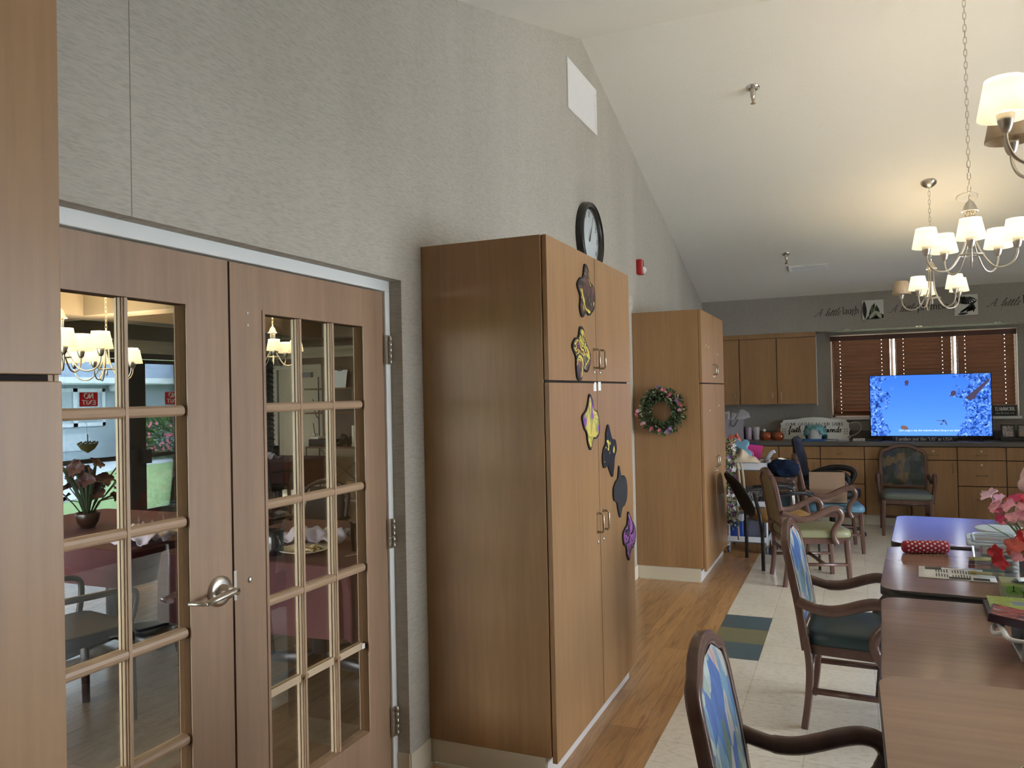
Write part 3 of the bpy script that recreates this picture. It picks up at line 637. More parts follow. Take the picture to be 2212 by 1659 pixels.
for k in range(16):
    z = -.120 + k * .016; g.add([(-.288, z + .008, .012), (.288, z + .008, .012), (.288, z - .007, .003), (-.288, z - .007, .003), (-.288, z + .0065, .012), (.288, z + .0065, .012), (.288, z - .0085, .003), (-.288, z - .0085, .003)], [(0, 3, 2, 1), (4, 5, 6, 7), (3, 7, 6, 2), (0, 1, 5, 4)])
g.pop(); g.build('slats', m_frost, ve)
# ------------------------------------------------------------------ ceiling fittings
def on_slope(x, y): return Matrix.Translation((x, y, ceil_z(y)))
for x, y, s, lb in ((-.609, 6.11, 1.25, 'chrome sprinkler head high on the ceiling slope, away from the vent'), (-.588, 8.89, 1.1, 'chrome sprinkler head beside the small ceiling vent')):
    z = ceil_z(y); t = thing('sprinkler_head', lb, 'sprinkler', (x, y, z), group='ceiling sprinklers')
    g = MB().push(T(x, y, z + .012)); g.push(Matrix.Scale(s, 4)); g.push(Matrix.Rotation(R(-16.3), 4, 'X')); g.lathe([(.042, 0), (.041, -.012), (.03, -.02), (.018, -.024), (0, -.024)], 24); g.pop(); g.build('escutcheon', m_chrome, t)
    g = MB().push(T(x, y, z + .012)); g.push(Matrix.Scale(s, 4)); g.lathe([(.016, -.015), (.016, -.06), (.013, -.066), (.010, -.068), (.010, -.078), (0, -.078)], 16); g.build('body', m_steel, t)
    g = MB().push(T(x, y, z + .012)); g.push(Matrix.Scale(s, 4)); g.cyl((-.009, 0, -.07), (-.004, 0, -.10), .002, 6).cyl((.009, 0, -.07), (.004, 0, -.10), .002, 6).cyl((0, 0, -.075), (0, 0, -.104), .0025, 8); g.lathe([(0, -.102), (.016, -.103), (.0165, -.105), (0, -.106)], 16); g.build('deflector', m_bronze, t)
def cvent(x0, x1, y0, y1, lb):
    t = thing('ceiling_vent', lb, 'vent', ((x0 + x1) / 2, (y0 + y1) / 2, ceil_z((y0 + y1) / 2)), group='slot vents in the ceiling')
    sl = math.atan(-.293); M_ = T((x0 + x1) / 2, (y0 + y1) / 2, ceil_z((y0 + y1) / 2)) @ Matrix.Rotation(sl, 4, 'X'); hx, hy = (x1 - x0) / 2, (y1 - y0) / 2
    g = MB().push(M_)
    for q in ((-hx, hx, hy - .03, hy), (-hx, hx, -hy, -hy + .03), (-hx, -hx + .03, -hy + .03, hy - .03), (hx - .03, hx, -hy + .03, hy - .03)): g.box(q[0], q[1], q[2], q[3], -.012, .004)
    g.build('frame', m_frost, t, bev=.002)
    g = MB().push(M_)
    for k in range(4):
        y = -hy + .04 + k * (2 * hy - .08) / 3; g.box(-hx + .03, hx - .03, y - .0015, y + .006, -.009, .002)
    g.build('slats', m_frost, t)
    MB().push(M_).box(-hx + .03, hx - .03, -hy + .03, hy - .03, -.001, .003).build('backing', mat('vent_grey', (.4, .4, .39), .8), t)
cvent(-.592, -.186, 9.19, 9.33, 'white slot vent in the ceiling beside the lower sprinkler')
cvent(1.16, 1.60, 8.75, 8.90, 'white slot vent in the ceiling behind the chandeliers')
z = ceil_z(8.06); g = MB().push(T(1.004, 8.06, z) @ Matrix.Rotation(R(-16.3), 4, 'X')); g.lathe([(.085, .005), (.085, -.012), (.075, -.02), (.062, -.02), (.058, -.012), (0, -.012)], 32)
tag(g.build('ceiling_ring', m_ceil), 'round cream cover plate on the ceiling above the near chandelier shades', 'cover plate')

# ------------------------------------------------------------------ chandeliers
def shade_mat(n, c):
    m, nt, b = newmat(n); b.inputs['Base Color'].default_value = (*c, 1); b.inputs['Roughness'].default_value = .6
    tr = nt.nodes.new('ShaderNodeBsdfTranslucent'); tr.inputs['Color'].default_value = (*c, 1); mx = nt.nodes.new('ShaderNodeMixShader'); mx.inputs[0].default_value = .55
    L(nt, b.outputs[0], mx.inputs[1]); L(nt, tr.outputs[0], mx.inputs[2]); L(nt, mx.outputs[0], nt.nodes['Material Output'].inputs[0])
    b.inputs['Emission Color'].default_value = (1, .86, .6, 1); b.inputs['Emission Strength'].default_value = .10; return m
m_shade = shade_mat('lit_shade', (.95, .90, .78))
m_shade_off = mat('unlit_shade', (.62, .50, .36), .6)
LAMP_W = 1.3
def chandelier(label, x, y, ang0, off, ztop, group, zb=2.32, lights=True, parent_z=None):
    t = thing('chandelier', label, 'chandelier', (x, y, zb), group=group)
    zc = ztop
    g = MB().push(T(x, y, zc)); sl = Matrix.Rotation(R(-16.3) if ztop > 2.9 else 0, 4, 'X'); g.push(sl)
    g.lathe([(.066, .004), (.066, -.006), (.058, -.022), (.035, -.042), (.014, -.052), (0, -.054)], 28); g.build('canopy', m_steel, t)
    # chain
    zt = zb + .345; g = MB(); n = int((zc - .05 - zt) / .036); L_ = (zc - .045 - zt) / n
    for k in range(n):
        z = zt + (k + .5) * L_; hw, hh = .0085, L_ * .62
        lp = [(hw * math.cos(a), hh * math.copysign(abs(math.sin(a)) ** .5, math.sin(a))) for a in [2 * PI * i / 10 for i in range(10)]]
        g.tube([((x + u, y, z + v) if k % 2 else (x, y + u, z + v)) for u, v in lp], .0021, 5, closed=True, up=(.3, .7, .2))
    g.build('chain', m_steel, t)
    g = MB().push(T(x, y, zb)); g.lathe([(0, .36), (.006, .358), (.006, .335), (.010, .33), (.022, .318), (.033, .295), (.038, .278), (.046, .270), (.046, .266), (.034, .264), (0, .264)], 24); g.build('bell_cap', m_steel, t)
    g = MB(); g.tube([(x + .063 * math.cos(2 * PI * i / 24), y + .063 * math.sin(2 * PI * i / 24), zb + .012) for i in range(24)], .0055, 6, closed=True); g.lathe([(0, .03), (.008, .02), (.006, 0), (.010, -.02), (.006, -.035), (0, -.045)], 12, (x, y, zb)); g.build('hub_ring', m_steel, t)
    for k in range(5):
        a = R(ang0 + 72 * k); ca, sa = math.cos(a), math.sin(a)
        prof = [(.022, .265), (.022, .16), (.026, .10), (.04, .05), (.063, .005), (.095, -.045), (.13, -.074), (.175, -.077), (.215, -.055), (.236, -.015), (.24, .02)]
        arm = MB(); arm.tube([(x + q.x * ca, y + q.x * sa, zb + q.y) for q in crom([(u, v, 0) for u, v in prof], 4)], .0055, 7, up=(-sa, ca, 0)); A = arm.build('arm', m_steel, t)
        cx, cy = x + .24 * ca, y + .24 * sa
        cup = MB().push(T(cx, cy, zb)); cup.lathe([(0, .015), (.010, .018), (.017, .032), (.023, .055), (.026, .075), (.022, .077), (0, .077)], 18); cup.build('lamp_cup', m_steel, A)
        sh = MB().push(T(cx, cy, zb)); sh.lathe([(.0755, .066), (.078, .067), (.055, .182)], 28)
        isoff = k in off
        S = sh.build('shade', m_shade_off if isoff else m_shade, A)
        if not isoff and lights:
            lo = MB().push(T(cx, cy, zb)); lo.ball((0, 0, .125), .02, 10, 7, (1, 1, 1.35)); lo.cyl((0, 0, .075), (0, 0, .11), .012, 8); lo.build('bulb', mat_bulb, A)
            ld = bpy.data.lights.new('lamp', 'SPOT'); ld.spot_size = R(165); ld.spot_blend = .5; ld.energy = LAMP_W; ld.color = (1, .74, .42); ld.shadow_soft_size = .03
            lob = bpy.data.objects.new('lamp_light', ld); C.objects.link(lob); lob.parent = A; lob.rotation_euler = (PI, 0, 0); lob.location = Vector((cx, cy, zb + .175)) - Vector((x, y, zb))
    return t
mat_bulb = mat('bulb', (1, 1, 1), .3, emis=(1, .86, .60), es=3)
chandelier('chandelier farthest down the room with one unlit shade', .68, 7.74, 96, (1,), ceil_z(7.74), 'five shade chandeliers above the tables', zb=2.315)
chandelier('chandelier above the middle tables with all five shades lit', .675, 5.30, -97, (), ceil_z(5.3), 'five shade chandeliers above the tables', zb=2.315)
chandelier('nearest chandelier, cut off by the edge of the picture', .678, 2.90, 204, (4,), ceil_z(2.90), 'five shade chandeliers above the tables', zb=2.315)

# ------------------------------------------------------------------ far wall: window, blinds, upper and base cabinets
t = thing('window_1', 'window behind the wooden blinds', 'window', (WX0, YF, WZ0), kind='structure')
g = MB()
for q in ((WX0, WX0 + .03, WZ0, WZ1), (WX1 - .03, WX1, WZ0, WZ1), (WX0, WX1, WZ0, WZ0 + .02), (WX0, WX1, WZ1 - .03, WZ1), (.46, .49, WZ0, WZ1), (1.1, 1.13, WZ0, WZ1)): g.box(q[0], q[1], YF + .08, YF + .13, q[2], q[3])
g.build('window_frame', m_white, t)
MB().box(WX0 + .03, WX1 - .03, YF + .1, YF + .105, WZ0 + .02, WZ1 - .03).build('pane', m_clear, t)
MB().box(WX0 - .01, WX1 + .02, YF - .03, YF + .08, WZ0 - .03, WZ0).build('window_sill', m_white, t)
m_blind = wood('blind_wood', (.20, .09, .047), .8, 'x', .35)
for i, (a, b) in enumerate(((-.185, .452), (.505, 1.092), (1.142, 1.715))):
    bl = thing('wooden_blind', ('dark wood slat blind left of the television', 'dark wood slat blind behind the television', 'dark wood slat blind on the right of the window')[i], 'blind', (a, YF, 2.16), group='wooden blinds of the window')
    g = MB(); z = 2.125
    holes = (a + .09, b - .09)
    while z > 1.25:
        tl = R(56)
        for (x0, x1, full) in ((a, holes[0] - .0028, 1), (holes[0] - .0028, holes[0] + .0028, 0), (holes[0] + .0028, holes[1] - .0028, 1), (holes[1] - .0028, holes[1] + .0028, 0), (holes[1] + .0028, b, 1)):
            g.push(T(0, YF + .02, z)); g.push(Matrix.Rotation(-tl, 4, 'X'))
            for v0, v1, h0, h1 in (((-.028, -.014, -.004, 0), (-.014, .014, 0, 0), (.014, .028, 0, -.004)) if full else ((-.028, -.014, -.004, 0), (-.014, -.005, 0, 0), (.004, .014, 0, 0), (.014, .028, 0, -.004))):
                g.add([(x0, v0, h0), (x1, v0, h0), (x1, v1, h1), (x0, v1, h1), (x0, v0, h0 - .003), (x1, v0, h0 - .003), (x1, v1, h1 - .003), (x0, v1, h1 - .003)], [(0, 1, 2, 3), (7, 6, 5, 4), (0, 4, 5, 1), (1, 5, 6, 2), (2, 6, 7, 3), (3, 7, 4, 0)])
            g.pop().pop()
        z -= .0455
    g.build('slats', m_blind, bl)
    MB().box(a, b, YF + .002, YF + .04, 1.222, 1.242).build('bottom_rail', m_blind, bl)
    g = MB()
    for x in holes: g.cyl((x, YF + .048, 1.23), (x, YF + .048, 2.14), .0012, 5)
    g.build('ladder_cord', m_white, bl)
    g = MB(); xx = a + .012; g.cyl((xx, YF - .02, 2.1), (xx + .004, YF - .022, 1.33 if i == 0 else 1.45), .004, 6); g.build('tilt_wand', mat('grey_wand', (.42, .38, .40), .4), bl)
g = MB(); g.box(-.205, 1.735, YF - .035, YF - .015, 2.128, 2.185); g.box(-.205, -.19, YF - .015, YF + .0, 2.128, 2.185).box(1.72, 1.735, YF - .015, YF + .0, 2.128, 2.185)
tag(g.build('blind_valance', wood('valance_wood', (.105, .04, .035), .8, 'x', .4)), 'dark red brown valance board across the top of the window blinds', 'valance')

def xpull(mb, x, y, z, vert=False, L_=.10):
    d = .03; a = L_ / 2
    if vert: p = [(x, y, z + a), (x, y - d, z + a), (x, y - d, z - a), (x, y, z - a)]
    else: p = [(x - a, y, z), (x - a, y - d, z), (x + a, y - d, z), (x + a, y, z)]
    mb.tube(p, .0045, 6, up=(.1, .3, .2))
def xlock(mb, x, y, z): mb.cyl((x, y, z), (x, y - .006, z), .011, 12)
m_cabf = m_cab
U0, UF = 10.05, YF
for i, (x0, x1, doors, lb) in enumerate(((-1.67, -1.246, [(-1.665, -1.250, 1)], 'single door wall cabinet next to the far cupboard'), (-1.244, -.36, [(-1.239, -.811, 1), (-.803, -.364, -1)], 'double door wall cabinet nearest to the window'))):
    t = thing('wall_cabinet', lb, 'cabinet', (x0, U0, 1.38), group='wall cabinets under the soffit')
    MB().box(x0, x1, U0 + .024, UF - .002, 1.385, 2.185).build('carcass', m_cab, t); MB().box(x0 + .004, x1 - .004, U0 + .021, U0 + .024, 1.387, 2.18).build('shadow_gap', m_gap, t)
    MB().box(x0, x1 + (.004 if i else 0), U0 - .012, U0 + .03, 2.182, 2.238).build('crown_board', m_cab, t)
    for a, b, s in doors:
        d = MB().box(a, b, U0, U0 + .019, 1.38, 2.178).build('cabinet_door', m_cab, t, bev=.0015)
        hx = b - .045 if s > 0 else a + .045
        g = MB(); xpull(g, hx, U0, 1.48, True, .085); g.build('handle', m_steel, d)
        if not (i == 1 and s > 0): g = MB(); xlock(g, hx + .004, U0, 1.41); g.build('lock', m_bronze, d)
for x, w_ in ((-.003, 'left of the television'), (.741, 'above the television'), (1.51, 'right of the television')):
    g = MB(); g.box(x - .03, x + .03, 10.022, 10.031, 2.236, 2.246).ball((x, 10.02, 2.243), .011, 10, 8); tag(g.build('ceiling_clip', m_chrome), 'small silver clip under the soffit edge, ' + w_, 'clip', 'silver clips under the soffit')
g = MB(); g.tube(crom([(-.3555, 10.06, 2.18), (-.3555, 10.07, 1.95), (-.354, 10.06, 1.75), (-.3555, 10.07, 1.55), (-.3555, 10.06, 1.36)], 5), .004, 6); tag(g.build('white_wire', m_white), 'thin white wire running down beside the double door wall cabinet', 'wire')
# base cabinets
BF = 9.77; cols = [-1.67, -1.24, -.785, -.33, .135, .60, 1.056, 1.515, 1.975, 2.435]
kinds = ['d', 'd', 'd', '3', 'd', 'd', '3', '3', 'd']
names = ['farthest left base cabinet, hidden behind the tall cupboard', 'base cabinet behind the pink folder', 'base cabinet behind the black office chair', 'three drawer base cabinet below the white sign',
         'base cabinet behind the floral armchair', 'base cabinet with drawer and door right of the floral armchair', 'three drawer base cabinet below the right half of the television', 'three drawer base cabinet below the picture frames', 'last base cabinet beyond the picture frames']
for i, k in enumerate(kinds):
    x0, x1 = cols[i] + .0015, cols[i + 1] - .0015
    t = thing('base_cabinet', names[i], 'cabinet', (x0, BF, 0), group='base cabinets along the far wall')
    MB().box(x0 + .002, x1 - .002, BF + .021, BF + .024, .122, .893).build('shadow_gap', m_gap, t); MB().box(x0, x1, BF + .024, YF - .002, .12, .895).build('carcass', m_cabh, t)
    MB().box(x0, x1, BF + .07, BF + .09, 0, .12).build('toe_kick', m_base, t)
    def front(nm, z0, z1, hz, lk, vert=False):
        d = MB().box(x0 + .003, x1 - .003, BF, BF + .019, z0, z1).build(nm, m_cab, t, bev=.0015); xc = (x0 + x1) / 2
        g = MB(); xpull(g, xc if not vert else x1 - .05, BF, hz, vert); g.build('handle', m_bronze, d)
        if lk: g = MB(); xlock(g, xc, BF, lk); g.build('lock', m_steel, d)
    front('drawer', .750, .888, .805, .845)
    if k == '3':
        front('drawer', .470, .742, .585, .70); front('drawer', .123, .462, .33, .42)
    else: front('cabinet_door', .123, .742, .66, None, True)
m_ctop = mat('grey_laminate', (.125, .115, .105), .35, var=.12, vs=90)
g = MB(); g.box(XW + .002, 2.44, BF - .025, YF - .003, .898, .945)
tag(g.build('countertop', m_ctop, bev=.004), 'long grey laminate countertop along the far wall', 'countertop')
CT = .945
g = MB(); g.box(XW + .002, 2.44, YF - .02, YF - .002, .9455, 1.045); struct('trim_7', g, m_ctop, 'low grey laminate backsplash behind the countertop', 'backsplash')

# lettering and pictures on the soffit
m_ink = mat('black_vinyl', (.02, .018, .016), .6)
def little(x0, x1, x2, z0, word, lb, z1=None):
    t = thing('wall_lettering', lb, 'lettering', (x0, 10.03, z0), group='black wall words on the soffit'); g = MB(); z1 = z0 if z1 is None else z1
    lettering(g, 'A little', .085, facing_minus_y(x0, 10.03, z0), width=x1 - x0, font=CUR, pen=(.75, .3), serif=False, slant=.45, smooth=True, th=.001); g.build('script_words', m_ink, t); g = MB()
    lettering(g, word, .08, facing_minus_y(x1 + .03, 10.03, z1), width=(x2 - x1 - .03) if x2 else None, pen=(1.0, .12), smooth=True, th=.001)
    g.build('upright_word', m_ink, t)
little(-.36, -.085, .125, 2.415, 'laugh', 'black wall words A little laugh, left of the lily picture', 2.425)
little(.445, .70, 1.035, 2.415, 'promise', 'black wall words A little promise, between the two pictures', 2.425)
little(1.42, 1.72, None, 2.42, 'h', 'black wall words beginning A little h, at the picture edge', 2.44)
def wall_pic(x0, x1, z0, z1, lb, leaves, dark):
    t = thing('leaf_picture', lb, 'picture', ((x0 + x1) / 2, 10.03, z0), group='square leaf pictures on the soffit')
    MB().box(x0, x1, 10.008, 10.03, z0, z1).build('canvas', mat('canvas_grey', (.62, .62, .60), .7), t)
    g = MB(); w_, h_ = x1 - x0, z1 - z0
    for cx, cz, an, l, wd, mi in leaves:
        a = R(an); d = Vector((math.cos(a), math.sin(a))); e = Vector((-d.y, d.x)); P = []
        for s in (1, -1):
            for j in range(7):
                u = (j if s > 0 else 6 - j) / 6; P.append(Vector((cx, cz)) + d * l * u + e * s * wd * math.sin(PI * u) ** .8)
        P = [(min(max(p.x, .005), .995), min(max(p.y, .005), .995)) for p in P]; P = [q for j, q in enumerate(P) if q != P[j - 1]]
        g.m = mi; g.push(facing_minus_y(x0, 10.008, z0)); g.prism([(a_ * w_, b_ * h_) for a_, b_ in P][::-1], 0, .0008 + .0004 * mi); g.pop()
    g.build('leaf_print', [mat('print_dark', (.018, .02, .017), .7), mat('print_green', (.10, .14, .08), .7), mat('print_pale', (.42, .45, .34), .7)], t)
wall_pic(.16, .383, 2.35, 2.57, 'square picture of upright lily leaves', [(.12, 0, 92, 1, .10, 0), (.3, .05, 70, .85, .09, 0), (.45, .15, 88, .6, .08, 1), (.62, .1, 85, .65, .09, 1), (.78, .15, 98, .5, .07, 1), (.15, .0, 20, .8, .16, 0), (.55, .0, 25, .5, .14, 0), (.3, .02, 48, .55, .09, 2), (.9, .0, 120, .5, .1, 2), (.8, .0, 40, .3, .1, 0)], 0)
fr = []
for j in range(9): fr.append((.15 + .02 * j, .55, 100 - 13 * j + (0 if j < 5 else 5), .5, .028, 0))
for j in range(9): fr.append((.45 + .02 * j, .9, 195 + 17 * j, .42, .03, 0))
for j in range(7): fr.append((.2 + .1 * j, .12 + .03 * (j % 3), 30 + 9 * j, .4, .05, 0))
fr += [(.98, .7, 215, .5, .05, 0), (.95, .35, 200, .5, .06, 0), (.1, .05, 5, .5, .05, 0)]
wall_pic(1.10, 1.325, 2.34, 2.568, 'square black and white picture of fern and monstera leaves', fr, 1)

# television
TV = thing('television', 'flat screen television showing a blue reef scene', 'television', (.815, 9.95, CT))
MB().box(.208, 1.425, 9.95, 9.985, .992, 1.695).box(.40, 1.22, 9.985, 10.03, 1.03, 1.45).build('casing', mat('tv_black', (.008, .008, .010), .25), TV, bev=.003)
def tvmat():
    m, nt, b = newmat('screen_picture'); tc = tex_coord(nt)
    sx = nt.nodes.new('ShaderNodeSeparateXYZ'); L(nt, tc, sx.inputs[0])
    ab = nt.nodes.new('ShaderNodeMath'); ab.operation = 'ABSOLUTE'; sh = nt.nodes.new('ShaderNodeMath'); sh.operation = 'ADD'; sh.inputs[1].default_value = .06; L(nt, sx.outputs['X'], sh.inputs[0]); L(nt, sh.outputs[0], ab.inputs[0])
    nz = noise_tex(nt, tc, 5, 5, .6); ad = nt.nodes.new('ShaderNodeMath'); ad.operation = 'MULTIPLY_ADD'; ad.inputs[1].default_value = .8; L(nt, nz, ad.inputs[0]); L(nt, ab.outputs[0], ad.inputs[2])
    mask = ramp(nt, ad.outputs[0], [(.765, (0, 0, 0)), (.785, (1, 1, 1))])
    f2 = noise_tex(nt, tex_coord(nt, (1, 1, 1)), 24, 5, .75, 1.0)
    coral = ramp(nt, f2, [(.36, (.004, .012, .05)), (.47, (.02, .09, .5)), (.58, (.12, .32, .95)), (.7, (.5, .72, 1))])
    water = ramp(nt, sx.outputs['Z'], [(.05, (.10, .30, .95)), (.4, (.06, .22, .90)), (.7, (.04, .17, .82))])
    col = mixc(nt, mask, water, coral)
    b.inputs['Base Color'].default_value = (.01, .01, .01, 1); b.inputs['Roughness'].default_value = .2
    L(nt, col, b.inputs['Emission Color']); b.inputs['Emission Strength'].default_value = .36; return m
MB().box(.216, 1.417, 9.9485, 9.950, 1.004, 1.688).build('screen', tvmat(), TV)
def blob(parts, nm, m_):
    g = MB()
    for x, z, r, sx, sz, n, an in parts:
        P = []
        for j in range(16):
            a = 2 * PI * j / 16; rr = r * (1 + .14 * math.sin(2 * a + n) + .08 * math.sin(5 * a + n)); P.append((x + rr * sx * math.cos(a) * math.cos(an) - rr * sz * math.sin(a) * math.sin(an), z + rr * sx * math.cos(a) * math.sin(an) + rr * sz * math.sin(a) * math.cos(an)))
        g.push(facing_minus_y(0, 9.9485, 0)); g.prism(P, 0, .0006); g.pop()
    g.build(nm, m_, TV)
m_fish = mat('screen_fish', (.01, .01, .01), .5, emis=(.02, .015, .03), es=1); m_fish2 = mat('screen_fish_brown', (.01, .01, .01), .5, emis=(.06, .035, .03), es=1)
blob([(.595, 1.607, .026, .75, 1.1, 1, .2), (.585, 1.58, .008, .8, 1.6, 0, -.3), (.603, 1.58, .008, .8, 1.6, 0, .3)], 'screen_fish', m_fish); blob([(.56, 1.095, .032, 1.1, .85, 2, -.2)], 'screen_fish', m_fish2)
blob([(1.055, 1.475, .026, 1.15, 1, 0, .6), (1.03, 1.452, .010, 1.8, .5, 0, .8)], 'screen_fish', m_fish)
blob([(.95, 1.17, .012, 1, 1.2, 0, 0), (.91, 1.173, .006, 6, .5, 1, 0), (.975, 1.15, .006, 1, 5, 0, .4), (.93, 1.135, .009, 1.4, .8, 0, 0)], 'screen_diver', m_fish)
g = MB(); g.push(facing_minus_y(0, 9.9485, 0)); g.prism([(1.17, 1.425), (1.20, 1.40), (1.26, 1.41), (1.28, 1.455), (1.40, 1.60), (1.41, 1.64)], 0, .0004); g.pop(); g.build('screen_rock', m_fish, TV)
g = MB(); lettering(g, "Don't change or stop other treatments without talking to your doctor.", .02, facing_minus_y(.505, 9.9485, 1.055), width=.61, pen=(.9, .9), serif=False)
g.build('caption', mat('screen_white', (.5, .5, .5), .5, emis=(.7, .82, 1), es=.3), TV)
for x in (.33, 1.32):
    MB().tube([(x, 9.97, 1.0), (x - .012, 9.93, .955), (x - .012, 9.86, .949)], .008, 6).tube([(x, 9.97, 1.0), (x + .012, 10.0, .955), (x + .012, 10.06, .949)], .008, 6).build('foot', m_black, TV)
def plaque(nm, x0, x1, y, z0, z1, d, lb, lines, cat='sign', m=None, mi=None):
    t = thing(nm, lb, cat, ((x0 + x1) / 2, y, z0)); MB().box(x0, x1, y, y + d, z0, z1).build('board', m or m_black, t, bev=.002)
    g = MB()
    for s, h, z, w_, kw in lines: lettering(g, s, h, facing_minus_y((x0 + x1) / 2, y, z), width=w_, center=True, **kw)
    g.build('lettering', mi or m_white, t); return t
plaque('word_block', .43, 1.075, 9.88, CT, .997, .02, 'long black block reading Families put the US in USA', [('Families put the \u201cUS\u201d in USA.', .034, .955, .57, dict(pen=(1.1, .3), smooth=True))])
tw = plaque('word_block', 1.485, 1.715, YF - .032, 1.206, 1.325, .015, 'small black TEAMWORK sign on the window ledge', [('TEAMWORK', .042, 1.265, .20, dict(pen=(1.5, .5))), ('makes the dream work', .02, 1.229, .185, dict(font={**GL, **CUR}, pen=(.6, .5), serif=False, slant=.3, smooth=True))])
MB().box(1.475, 1.725, YF - .034, YF - .016, 1.205, 1.209).box(1.475, 1.485, YF - .034, YF - .016, 1.209, 1.328).box(1.715, 1.725, YF - .034, YF - .016, 1.209, 1.328).box(1.475, 1.725, YF - .034, YF - .016, 1.325, 1.332).build('frame', mat('weathered_grey', (.2, .19, .18), .7), tw)
# white gather sign leaning on the wall
sg = thing('gather_sign', 'white scalloped sign reading COME GATHER AT OUR TABLE', 'sign', (-.405, 10.2, CT))
X0, X1, Z0, Z1 = -.80, -.008, .985, 1.235
o = []
for q in ((X0, 1.105), (X0 + .012, 1.06), (X0 + .004, 1.03), (X0 + .03, 1.01), (X0 + .04, .985), (-.55, .99), (-.40, .975), (-.26, .99), (X1 - .04, .985), (X1 - .03, 1.01), (X1 - .004, 1.03), (X1 - .012, 1.06), (X1, 1.105), (X1 - .012, 1.15), (X1 - .004, 1.18), (X1 - .03, 1.195), (X1 - .04, 1.222), (-.2, 1.232), (-.3, 1.25), (-.405, 1.256), (-.51, 1.25), (-.61, 1.232), (X0 + .04, 1.222), (X0 + .03, 1.195), (X0 + .004, 1.18), (X0 + .012, 1.15)): o.append(q)
lean = T(0, 10.22, .945) @ Matrix.Rotation(R(-9), 4, 'X')
def on_sign(z=0): return lean @ Matrix.Translation((0, 0, -.985 + z)) @ FACE_CAM
g = MB().push(lean @ Matrix.Translation((0, 0, -.985))); g.prism(o, 0, .014, 'xz'); g.build('board', m_white, sg)
g = MB(); LO = Matrix.Translation((0, 0, .001))
def sgl(s, h, x, z, w_, **kw): lettering(g, s, h, on_sign() @ T(x, z, .0), width=w_, center=True, **kw)
sgl('COME GATHER AT OUR TABLE', .036, -.405, 1.152, .66, pen=(1.2, .15))
sgl('faith family friends', .075, -.405, 1.068, .60, font=CUR, pen=(1.2, .3), serif=False, slant=.15, smooth=True)
for sx in (-.755, -.055):
    for j in range(3):
        for s in (-1, 1): g.push(on_sign() @ T(sx + s * .006, 1.05 + j * .025, 0, 90 - s * 50)); g.prism([(0, 0), (.010, .005), (.020, 0), (.010, -.005)], 0, .001); g.pop()
g.build('lettering', m_ink, sg)

# small things along the counter
def jar(nm, lb, cat, x, y, z, prof, m, group=None, n=20):
    g = MB().push(T(x, y, z)); g.lathe(prof, n); return tag(g.build(nm, m), lb, cat, group)
tumb = [(0, 0), (.033, 0), (.036, .01), (.041, .15), (.040, .158), (.036, .158), (.033, .015), (0, .013)]
jar('tumbler', 'dusty mauve tumbler on the counter, nearer to the cupboard', 'tumbler', -1.16, 10.1, CT, tumb, mat('mauve_plastic', (.36, .28, .36), .4), 'tall plastic tumblers on the counter')
jar('tumbler', 'pale grey tumbler on the counter beside the orange jars', 'tumbler', -1.068, 10.1, CT, tumb, mat('pale_plastic', (.46, .43, .46), .4), 'tall plastic tumblers on the counter')
jar('tumbler', 'dark purple tumbler behind the mauve one', 'tumbler', -1.235, 10.2, CT, tumb, mat('purple_plastic', (.10, .07, .15), .4), 'tall plastic tumblers on the counter')
m_or = mat('orange_glass', (.32, .055, .012), .15, spec=.8)
for i, x in enumerate((-.955, -.815)):
    t = thing('pumpkin_jar', ('orange glass jar with a white knob, left of its twin', 'orange glass jar with a dark knob, close to the white sign')[i], 'jar', (x, 10.1, CT), group='orange glass jars')
    g = MB().push(T(x, 10.1, CT)); g.grid(lambda u, v: ((.064 - .02 * abs(v - .5) ** 2 * 4 * .8 + .004 * math.cos(u * 2 * PI * 10)) * math.cos(2 * PI * u), (.064 - .02 * abs(v - .5) ** 2 * 4 * .8 + .004 * math.cos(u * 2 * PI * 10)) * math.sin(2 * PI * u), v * .085), 40, 8); g.lathe([(.055, .083), (.05, .092), (.02, .098), (0, .099)], 24); g.build('bowl', m_or, t)
    g = MB().push(T(x, 10.1, CT)); (g.ball((-.02, 0, .115), .019, 12, 8) if i == 0 else g.tube([(0, 0, .095), (.004, 0, .12), (.012, 0, .14)], [.01, .007, .003], 8)); g.build('knob', m_white if i == 0 else m_or, t)
bag = thing('gift_bag', 'grey paper gift bag with white tissue on the counter', 'bag', (-1.34, 10.12, CT))
g = MB(); g.box(-1.46, -1.22, 10.05, 10.18, CT, 1.20); g.build('bag', mat('bag_grey', (.36, .35, .40), .7), bag)
def crumple(mb, cx, cy, z, rx, ry, h, seed, nu=14, nv=14, power=1.0):
    def fn(u, v):
        x, y = (u - .5) * 2, (v - .5) * 2; k = noise.noise((x * 2.3 + seed, y * 2.3, seed * .7)); k2 = noise.noise((x * 6 + seed, y * 6, 3.1))
        return (cx + rx * x * (1 + .15 * k2), cy + ry * y * (1 + .15 * k), z + h * max(0, (.55 + k + .35 * k2)) * (1 - .35 * (x * x + y * y)))
    return mb.grid(fn, nu, nv)
g = MB()
g.tube(crom([(-1.36, 10.045, 1.19), (-1.36, 10.03, 1.13), (-1.32, 10.03, 1.12), (-1.28, 10.045, 1.2)], 5), .004, 6); g.build('string_handle', m_black, bag)
g = MB()
